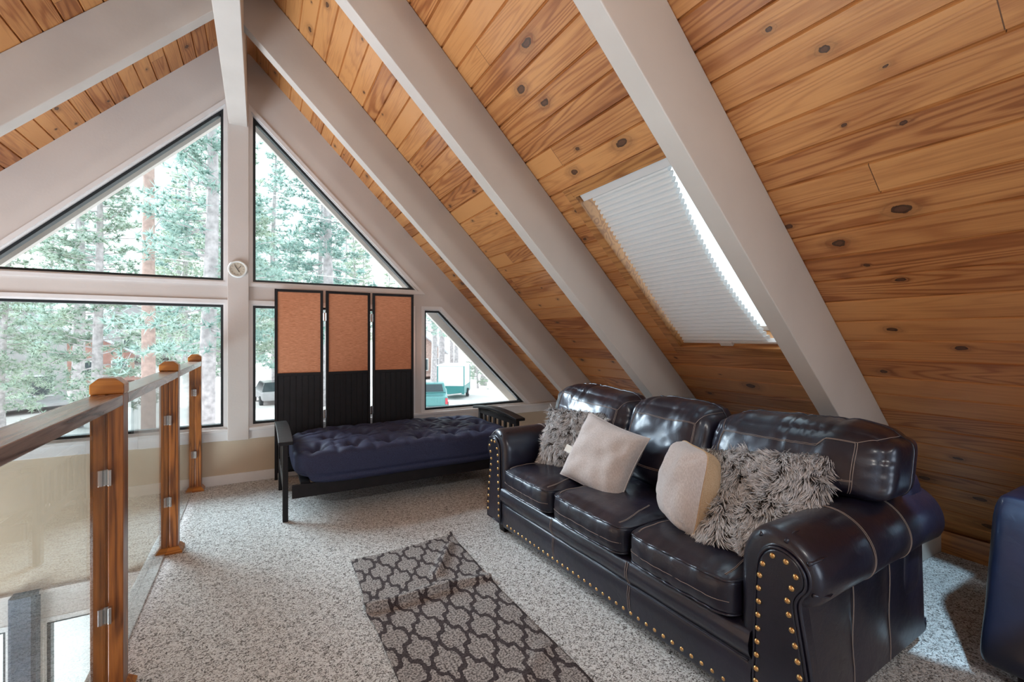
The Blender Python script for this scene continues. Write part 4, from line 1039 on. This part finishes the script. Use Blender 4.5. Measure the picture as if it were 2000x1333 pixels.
# ------------------------------------------------------------------ navy armchair at the right edge
ac = thing('armchair', 'dark navy leather armchair cut off by the right edge of the picture', 'armchair', (2.57, 0.33, 0))
def acb(x0, x1, y0, y1, z0, z1, name, k=8.0, lean=0.0, n=16, par=None):
    def fn(a, b, c):
        q = rbox(a, b, c, k); Z = (z0 + z1) / 2 + q[2] * (z1 - z0) / 2; X = (x0 + x1) / 2 + q[0] * (x1 - x0) / 2
        if a < 0: X += lean * ((Z - z0) / (z1 - z0)) * -a
        Y = (y0 + y1) / 2 + q[1] * (y1 - y0) / 2 + 0.004 * noise.noise(Vector((X * 5, Z * 6, 0)))
        return (X, Y, Z)
    return cushion(fn, n).build(name, MAT['navy'], par or ac, smooth=True)
acb(2.42, 2.86, 0.10, 0.53, 0.06, 0.29, 'seat_base')
acb(2.40, 2.68, 0.160, 0.470, 0.28, 0.46, 'seat_cushion', 6)
acb(2.26, 2.86, 0.465, 0.630, 0.055, 0.645, 'arm_panel', 9, 0.20)
acb(2.26, 2.86, 0.045, 0.165, 0.055, 0.645, 'arm_panel', 9, 0.20)
acb(2.64, 2.86, 0.16, 0.47, 0.25, 0.70, 'backrest', 6)
for fx, fy in ((2.36, 0.52), (2.36, 0.12), (2.78, 0.52), (2.78, 0.12)):
    MB().lathe([(0.018, 0), (0.026, 0.07)], (fx, fy, 0), (0, 0, 1), 12).build('foot', MAT['blackwood'], ac)

# ------------------------------------------------------------------ outside: ground, trees, houses, vehicles
GZ = -3.4
def gz(x, y):
    h = GZ + 0.10 * noise.noise(Vector((x * 0.12, y * 0.12, 0)))
    k = max(0, (y - 52) / 60); h += 15 * k * k * (1.5 - k * 0.5) if k < 1.6 else 15 * 2.56 * 0.7
    return h
mb = MB()
def gfn(u, v):
    x = -110 + 220 * u; y = 4.7 + (v ** 1.7) * 140; return (x, y, gz(x, y))
mb.grid(gfn, 70, 70); o = mb.build('ground', MAT['ground'], smooth=True); props(o, kind='structure')

def make_tree(h, r0, first, reach, nb, tufts, nl, seed, mat, lname, sparse=1.0, droop=0.12, name='pine_tree'):
    rnd = random.Random(seed)
    root = bpy.data.objects.new(name, None); col.objects.link(root)
    mb = MB(); path = [(0.12 * math.sin(i * 0.7 + seed), 0.12 * math.cos(i * 0.5 + seed), h * i / 10) for i in range(11)]
    mb.tube(path, lambda t: r0 * (1 - t) ** 0.8 + 0.015, 9)
    def trunk_at(z):
        t = max(0, min(9.999, z / h * 10)); i = int(t); k = t - i; a, b = path[i], path[i + 1]
        return Vector((a[0] * (1 - k) + b[0] * k, a[1] * (1 - k) + b[1] * k, z))
    lv = []; lf = []
    for bI in range(nb):
        t = (bI + rnd.random()) / nb; z = h * (first + (1 - first) * t * 0.985); L = reach * ((1 - t) ** 0.75) * rnd.uniform(0.65, 1.1) + 0.25
        an = rnd.uniform(0, 2 * PI); d = Vector((math.cos(an), math.sin(an), 0)); p0 = trunk_at(z); pth = []
        up = rnd.uniform(-0.15, 0.30) - (1 - t) * droop
        for k in range(6):
            s_ = k / 5; pth.append(p0 + d * L * s_ + Vector((0.10 * math.sin(k + bI), 0.1 * math.cos(k * 1.3 + bI), L * (up * s_ + 0.16 * s_ * s_ * (1 if rnd.random() < .9 else -1)))))
        mb.tube(pth, lambda s_, L=L: (0.012 + 0.010 * L) * (1 - s_) + 0.006, 4, cap=False)
        nt = max(3, int(tufts * L / reach * sparse))
        for q in range(nt):
            s_ = 0.25 + 0.75 * (q + rnd.random()) / nt; k = min(4, int(s_ * 5)); f_ = s_ * 5 - k; c = pth[k].lerp(pth[k + 1], min(1, f_))
            side = Vector((-d.y, d.x, 0)) * rnd.uniform(-1, 1) * L * 0.28 * (1.15 - s_ * 0.6); c = c + side + Vector((0, 0, rnd.uniform(-0.12, 0.14)))
            bd_ = (d * 0.7 + side * 0.8 / max(L * .3, .2) + Vector((0, 0, 0.35))).normalized()
            for _ in range(12):
                dv = (bd_ * 0.45 + Vector((rnd.gauss(0, .6), rnd.gauss(0, .6), rnd.gauss(0, .5)))).normalized(); ln = nl * rnd.uniform(0.6, 1.2)
                w_ = dv.cross(Vector((rnd.uniform(-1, 1), rnd.uniform(-1, 1), rnd.uniform(-1, 1))))
                if w_.length < 1e-3: continue
                w_ = w_.normalized() * nl * 0.085; n_ = len(lv); lv += [c - w_, c + w_, c + dv * ln]; lf.append((n_, n_ + 1, n_ + 2))
    tr = mb.build('trunk', MAT['bark'], root, world=False, smooth=True)
    me = bpy.data.meshes.new(lname); me.from_pydata([tuple(p) for p in lv], [], lf); me.materials.append(mat)
    fo = bpy.data.objects.new(lname, me); col.objects.link(fo); fo.parent = root
    return root
protos = [make_tree(19, 0.26, 0.16, 3.4, 120, 26, 0.30, 11, MAT['needle1'], 'foliage'),
          make_tree(22, 0.30, 0.24, 3.0, 105, 24, 0.30, 23, MAT['needle2'], 'foliage', droop=0.25),
          make_tree(16, 0.22, 0.08, 3.2, 130, 26, 0.28, 37, MAT['needle1'], 'foliage')]
used = [False] * 3
def tree(k, x, y, rot, sc, label, group=None):
    if not used[k]: o = protos[k]; used[k] = True
    else: o = copy_tree(protos[k])
    o.location = (x, y, gz(x, y) - 0.05); o.rotation_euler = (0, 0, rot); o.scale = (sc, sc, sc)
    return props(o, label, 'tree', group)
near = [  # kind, x, y, rot, scale, label
 (1, -1.22, 15.5, 0.3, 0.80, 'tall pine with a straight pale trunk near the right edge of the large lower pane'),
 (1, 2.9, 22.5, 2.1, 0.95, 'tall pine with pale trunk and bare dark branches in the upper right triangular pane'),
 (0, -4.9, 21.0, 1.2, 0.72, 'bushy pine standing behind the middle oak railing post'),
 (2, -8.3, 24.0, 2.6, 0.62, 'bushy pine at the left of the large lower pane, in front of the cabins'),
 (0, -1.2, 27.0, 4.0, 0.9, 'dense pine directly behind the centre window post'),
 (1, 11.6, 36.0, 0.9, 1.0, 'tall pine trunk at the left edge of the small corner pane'),
 (2, 17.3, 37.5, 1.9, 0.42, 'small young pine to the right of the white trailer'),
]
for a in near: tree(*a)
rnd = random.Random(5); PLACED = [(a[1], a[2]) for a in near]; CAB = [(-15.2, 57), (-16.5, 41), (-13.6, 72), (15.6, 52.0)]
for row, (yy, n_, sp) in enumerate(((27, 12, 5.0), (34, 14, 5.2), (42, 15, 5.6), (52, 17, 6.2), (64, 18, 7.2), (80, 18, 9.0), (98, 16, 11.0))):
    for i in range(n_):
        x = (i - (n_ - 1) * 0.56) * sp + rnd.uniform(-2, 2); y = yy + rnd.uniform(-3.5, 3.5)
        if y < 44 and 5.5 < x < 27: continue
        if y < 56 and -20 < x < -9 and rnd.random() < .6: continue
        if x / y > 0.75 or x / y < -0.65: continue
        if any(math.hypot(x - cx, y - cy) < 8.5 for cx, cy in CAB) or any(math.hypot(x - qx, y - qy) < 4.6 for qx, qy in PLACED): continue
        PLACED.append((x, y))
        tree(rnd.randrange(3), x, y, rnd.uniform(0, 6), rnd.uniform(0.72, 1.05), 'pale green pine in the distant forest outside the gable windows', 'pines in the distant forest')
# bare trunks standing behind the trailer
for i, (x, y, r) in enumerate(((13.6, 39.0, 0.30), (15.0, 41.0, 0.34), (16.1, 40.0, 0.22), (12.6, 43.0, 0.25), (18.8, 39.5, 0.33), (14.2, 45.0, 0.3))):
    mb = MB(); mb.tube([(x + 0.15 * math.sin(k), y, gz(x, y) - 0.1 + 2.6 * k) for k in range(7)], lambda t, r=r: r * (1 - 0.5 * t), 10)
    for k in range(16):
        a = k * 2.4; z = gz(x, y) + 5 + k * 0.6; mb.tube([(x, y, z), (x + math.cos(a) * 1.1, y + math.sin(a) * 1.1, z + 0.1)], 0.03, 4)
    o = mb.build('bare_pine', MAT['bark'], smooth=True); props(o, 'bare pine trunk standing behind the white trailer in the small corner pane', 'tree', 'bare trunks behind the trailer')
# scrub by the driveway
mb = MB(); rnd = random.Random(3)
for k in range(700):
    x = 13.6 + rnd.gauss(0, 0.9); y = 24.5 + rnd.gauss(0, 0.5); z = gz(x, y); dv = Vector((rnd.gauss(0, .25), rnd.gauss(0, .25), rnd.uniform(.3, .8)))
    mb.add([(x - .02, y, z), (x + .02, y, z), (x + dv.x, y + dv.y, z + dv.z)], [(0, 1, 2)])
o = mb.build('dry_shrub', MAT['needle1']); props(o, 'low scrubby bush on the pale driveway in the small corner pane', 'shrub', kind='stuff')

# utility pole with crossarm, wires
px_, py_ = -3.03, 18.0
up_ = thing('utility_pole', 'weathered wooden utility pole with crossarm in the upper left triangular pane', 'utility pole', (px_, py_, gz(px_, py_)))
MB().tube([(px_, py_, gz(px_, py_) - 0.1), (px_, py_, 9.6)], lambda t: 0.20 - 0.06 * t, 14).build('pole', MAT['polewood'], up_, smooth=True)
cd = Vector((0.24, 0.97, 0.0)); cc_ = Vector((px_ + 0.2, py_, 5.45))
MB().bar(cc_ - cd * 1.4, cc_ + cd * 1.4, 0.10, 0.13).build('crossarm', MAT['whitepaint'], up_, bevel=0.01)
for k in (-1.3, -0.6, 0.6, 1.3):
    p = cc_ + cd * k; MB().lathe([(0.02, 0), (0.045, 0.03), (0.03, 0.06), (0.045, 0.09), (0.02, 0.14)], p + Vector((0, 0, 0.06)), (0, 0, 1), 10).build('insulator', MAT['whitepaint'], up_, smooth=True)
MB().bar(cc_ + cd * 0.7, Vector((px_ + 0.14, py_ + 0.05, 4.7)), 0.03, 0.04).build('brace', MAT['steel'], up_)
for (zA, zB, lb) in ((6.45, 8.0, 'pale power cable, highest of three crossing the upper right triangular pane'), (6.05, 7.0, 'pale power cable, middle of three crossing the upper right triangular pane'),
                     (3.75, 4.3, 'pale power cable, lowest of three crossing the upper right triangular pane')):
    pth = []
    for k in range(41):
        t = k / 40; pth.append((px_ + 0.3 + (14 - px_) * t, py_ + (27 - py_) * t, zA + (zB - zA) * t - 0.4 * t * (1 - t)))
    o = MB().tube(pth, 0.017, 5).build('power_cable', MAT['wire']); props(o, lb, 'cable')

def cabin(x, y, w, d, hwall, hroof, rot, wall, roof, label, name='cabin', wins=3):
    z0 = gz(x, y) - 0.2; c = thing(name, label, 'house', (x, y, z0), rot)
    def bb(mb, *a): return mb
    MB().box(-w / 2, w / 2, -d / 2, d / 2, 0, hwall).build('wall', MAT[wall], c, world=False)
    MB().prism([(-w / 2, hwall), (w / 2, hwall), (0, hwall + hroof - 0.1)], 1, -d / 2, d / 2).build('gable', MAT[wall], c, world=False)
    for s_ in (-1, 1):
        a = Vector((0, 0, hwall + hroof)); b = Vector((s_ * (w / 2 + 0.6), 0, hwall - 0.3)); n_ = Vector((s_ * hroof, 0, w / 2)).normalized() * 0.09
        MB().obox((a + b) / 2, (b - a) / 2, Vector((0, d / 2 + 0.5, 0)), n_).build('roof', MAT[roof], c, world=False)
    for k in range(wins):
        xx = -w / 2 + w * (k + 0.5) / wins
        f = MB().box(xx - 0.65, xx + 0.65, -d / 2 - 0.06, -d / 2 + 0.02, 1.0, 2.4).build('window', MAT['whitepaint'], c, world=False)
        MB().box(xx - 0.55, xx + 0.55, -d / 2 - 0.08, -d / 2 - 0.05, 1.1, 2.3).build('pane', MAT['darkglass'], f, world=False)
    MB().box(w * 0.2, w * 0.2 + 0.7, -0.3, 0.4, hwall, hwall + hroof + 0.6).build('chimney', MAT['greywall'], c, world=False)
    MB().box(-w / 2 - 0.3, w / 2 + 0.3, -d / 2 - 2.0, -d / 2, 0.55, 0.72).build('deck', MAT[wall], c, world=False)
    return c
cabin(-15.2, 58, 7, 6, 3.0, 2.0, 0.5, 'redwall', 'roof', 'red-brown cabin seen through the large lower pane beyond the railing')
cabin(-16.5, 41, 8, 7, 5.0, 3.0, 0.7, 'greywall', 'roof', 'grey house with a pale roof at the far left of the large lower pane', wins=3)
cabin(-13.6, 72, 8, 7, 4.2, 2.6, 0.1, 'greywall', 'roof', 'distant grey house partly hidden by pines, right of the red-brown cabin')
cabin(15.6, 52.0, 5.0, 5, 3.2, 1.8, 0.2, 'polewood', 'roof', 'small tan shed standing behind the white trailer')

# enclosed trailer
tr = thing('cargo_trailer', 'white enclosed trailer with a green lower band parked on the pale driveway', 'trailer', (13.3, 33.2, GZ), -0.55)
def L_(mb, nm, mt_, par=None, **k): return mb.build(nm, MAT[mt_], par or tr, world=False, **k)
L_(MB().box(-1.0, 1.0, -1.5, 1.5, 0.95, 2.45), 'upper_body', 'whitepaint', bevel=0.05)
L_(MB().box(-1.01, 1.01, -1.51, 1.51, 0.35, 0.949), 'lower_body', 'greenpaint', bevel=0.03)
L_(MB().box(-1.06, 1.06, -1.56, 1.56, 2.45, 2.52), 'roof', 'whitepaint')
for sx in (-1, 1):
    for sy in (-1, 1): L_(MB().box(sx * 1.0 - 0.03, sx * 1.0 + 0.03, sy * 1.5 - 0.03, sy * 1.5 + 0.03, 0.35, 2.45), 'corner_trim', 'greenpaint')
for sx in (-1.02, 1.02):
    w_ = L_(MB().lathe([(0.12, -0.11), (0.30, -0.11), (0.33, -0.08), (0.33, 0.08), (0.30, 0.11), (0.12, 0.11)], (sx, 0.1, 0.33), (1, 0, 0), 20), 'wheel', 'tyre', smooth=False)
    L_(MB().lathe([(0.03, -0.12), (0.16, -0.115), (0.16, 0.115), (0.03, 0.12)], (sx, 0.1, 0.33), (1, 0, 0), 16), 'hub', 'steel', w_)
mb = MB(); mb.bar((-0.8, -1.5, 0.42), (0, -2.5, 0.42), 0.08, 0.08); mb.bar((0.8, -1.5, 0.42), (0, -2.5, 0.42), 0.08, 0.08); L_(mb, 'hitch', 'steel')
# pickup truck seen from behind
tk = thing('pickup_truck', 'teal pickup truck with a red tail light at the left of the small corner pane', 'truck', (9.55, 27.6, GZ), -0.35)
def T_(mb, nm, mt_, par=None, **k): return mb.build(nm, MAT[mt_], par or tk, world=False, **k)
bd_ = T_(MB().box(-0.95, 0.95, -2.2, 2.4, 0.50, 1.12), 'body', 'teal', bevel=0.07)
T_(MB().box(-0.80, 0.80, -2.225, -2.18, 0.62, 1.08), 'tailgate', 'teal', bd_, bevel=0.02)
mb = MB(); v = []
for (z, x_, y0, y1) in ((1.12, 0.90, -0.3, 1.4), (1.72, 0.74, 0.0, 0.95)): v += [(-x_, y0, z), (x_, y0, z), (x_, y1, z), (-x_, y1, z)]
mb.add(v, [(3, 2, 1, 0), (4, 5, 6, 7), (0, 1, 5, 4), (1, 2, 6, 5), (2, 3, 7, 6), (3, 0, 4, 7)]); cb = T_(mb, 'cab', 'teal', bevel=0.05)
mb = MB(); mb.add([(-0.72, -0.245, 1.20), (0.72, -0.245, 1.20), (0.62, -0.045, 1.64), (-0.62, -0.045, 1.64)], [(0, 1, 2, 3)]); mb.add([(-0.72, -0.275, 1.20), (0.72, -0.275, 1.20), (0.62, -0.075, 1.64), (-0.62, -0.075, 1.64)], [(3, 2, 1, 0)])
T_(mb, 'rear_window', 'darkglass', cb)
T_(MB().box(-0.95, 0.95, -2.34, -2.22, 0.42, 0.58), 'bumper', 'steel', bevel=0.02)
for sx in (-1, 1): T_(MB().box(sx * 0.88 - 0.07, sx * 0.88 + 0.07, -2.24, -2.16, 0.68, 1.04), 'tail_light', 'red', bevel=0.01)
for sx in (-0.9, 0.9):
    for sy in (-1.4, 1.5):
        w_ = T_(MB().lathe([(0.15, -0.11), (0.34, -0.11), (0.37, -0.08), (0.37, 0.08), (0.34, 0.11), (0.15, 0.11)], (sx, sy, 0.37), (1, 0, 0), 20), 'wheel', 'tyre')
        T_(MB().lathe([(0.03, -0.12), (0.18, -0.115), (0.18, 0.115), (0.03, 0.12)], (sx, sy, 0.37), (1, 0, 0), 16), 'hub', 'steel', w_)
# parked grey car beyond the folding screen
ck = thing('parked_car', 'grey parked car beside the folding screen, seen through the narrow pane', 'car', (0.75, 37.0, gz(0.75, 37.0)), 0.15)
def C_(mb, nm, mt_, par=None, **k): return mb.build(nm, MAT[mt_], par or ck, world=False, **k)
C_(MB().box(-0.9, 0.9, -2.2, 2.2, 0.35, 0.95), 'body', 'greywall', bevel=0.12)
mb = MB(); v = []
for (z, x_, y0, y1) in ((0.95, 0.86, -1.9, 1.2), (1.55, 0.68, -1.5, 0.5)): v += [(-x_, y0, z), (x_, y0, z), (x_, y1, z), (-x_, y1, z)]
mb.add(v, [(3, 2, 1, 0), (4, 5, 6, 7), (0, 1, 5, 4), (1, 2, 6, 5), (2, 3, 7, 6), (3, 0, 4, 7)]); C_(mb, 'cabin_glass', 'darkglass', bevel=0.05)
for sx in (-0.85, 0.85):
    for sy in (-1.4, 1.4): C_(MB().lathe([(0.12, -0.1), (0.32, -0.1), (0.32, 0.1), (0.12, 0.1)], (sx, sy, 0.32), (1, 0, 0), 16), 'wheel', 'tyre')
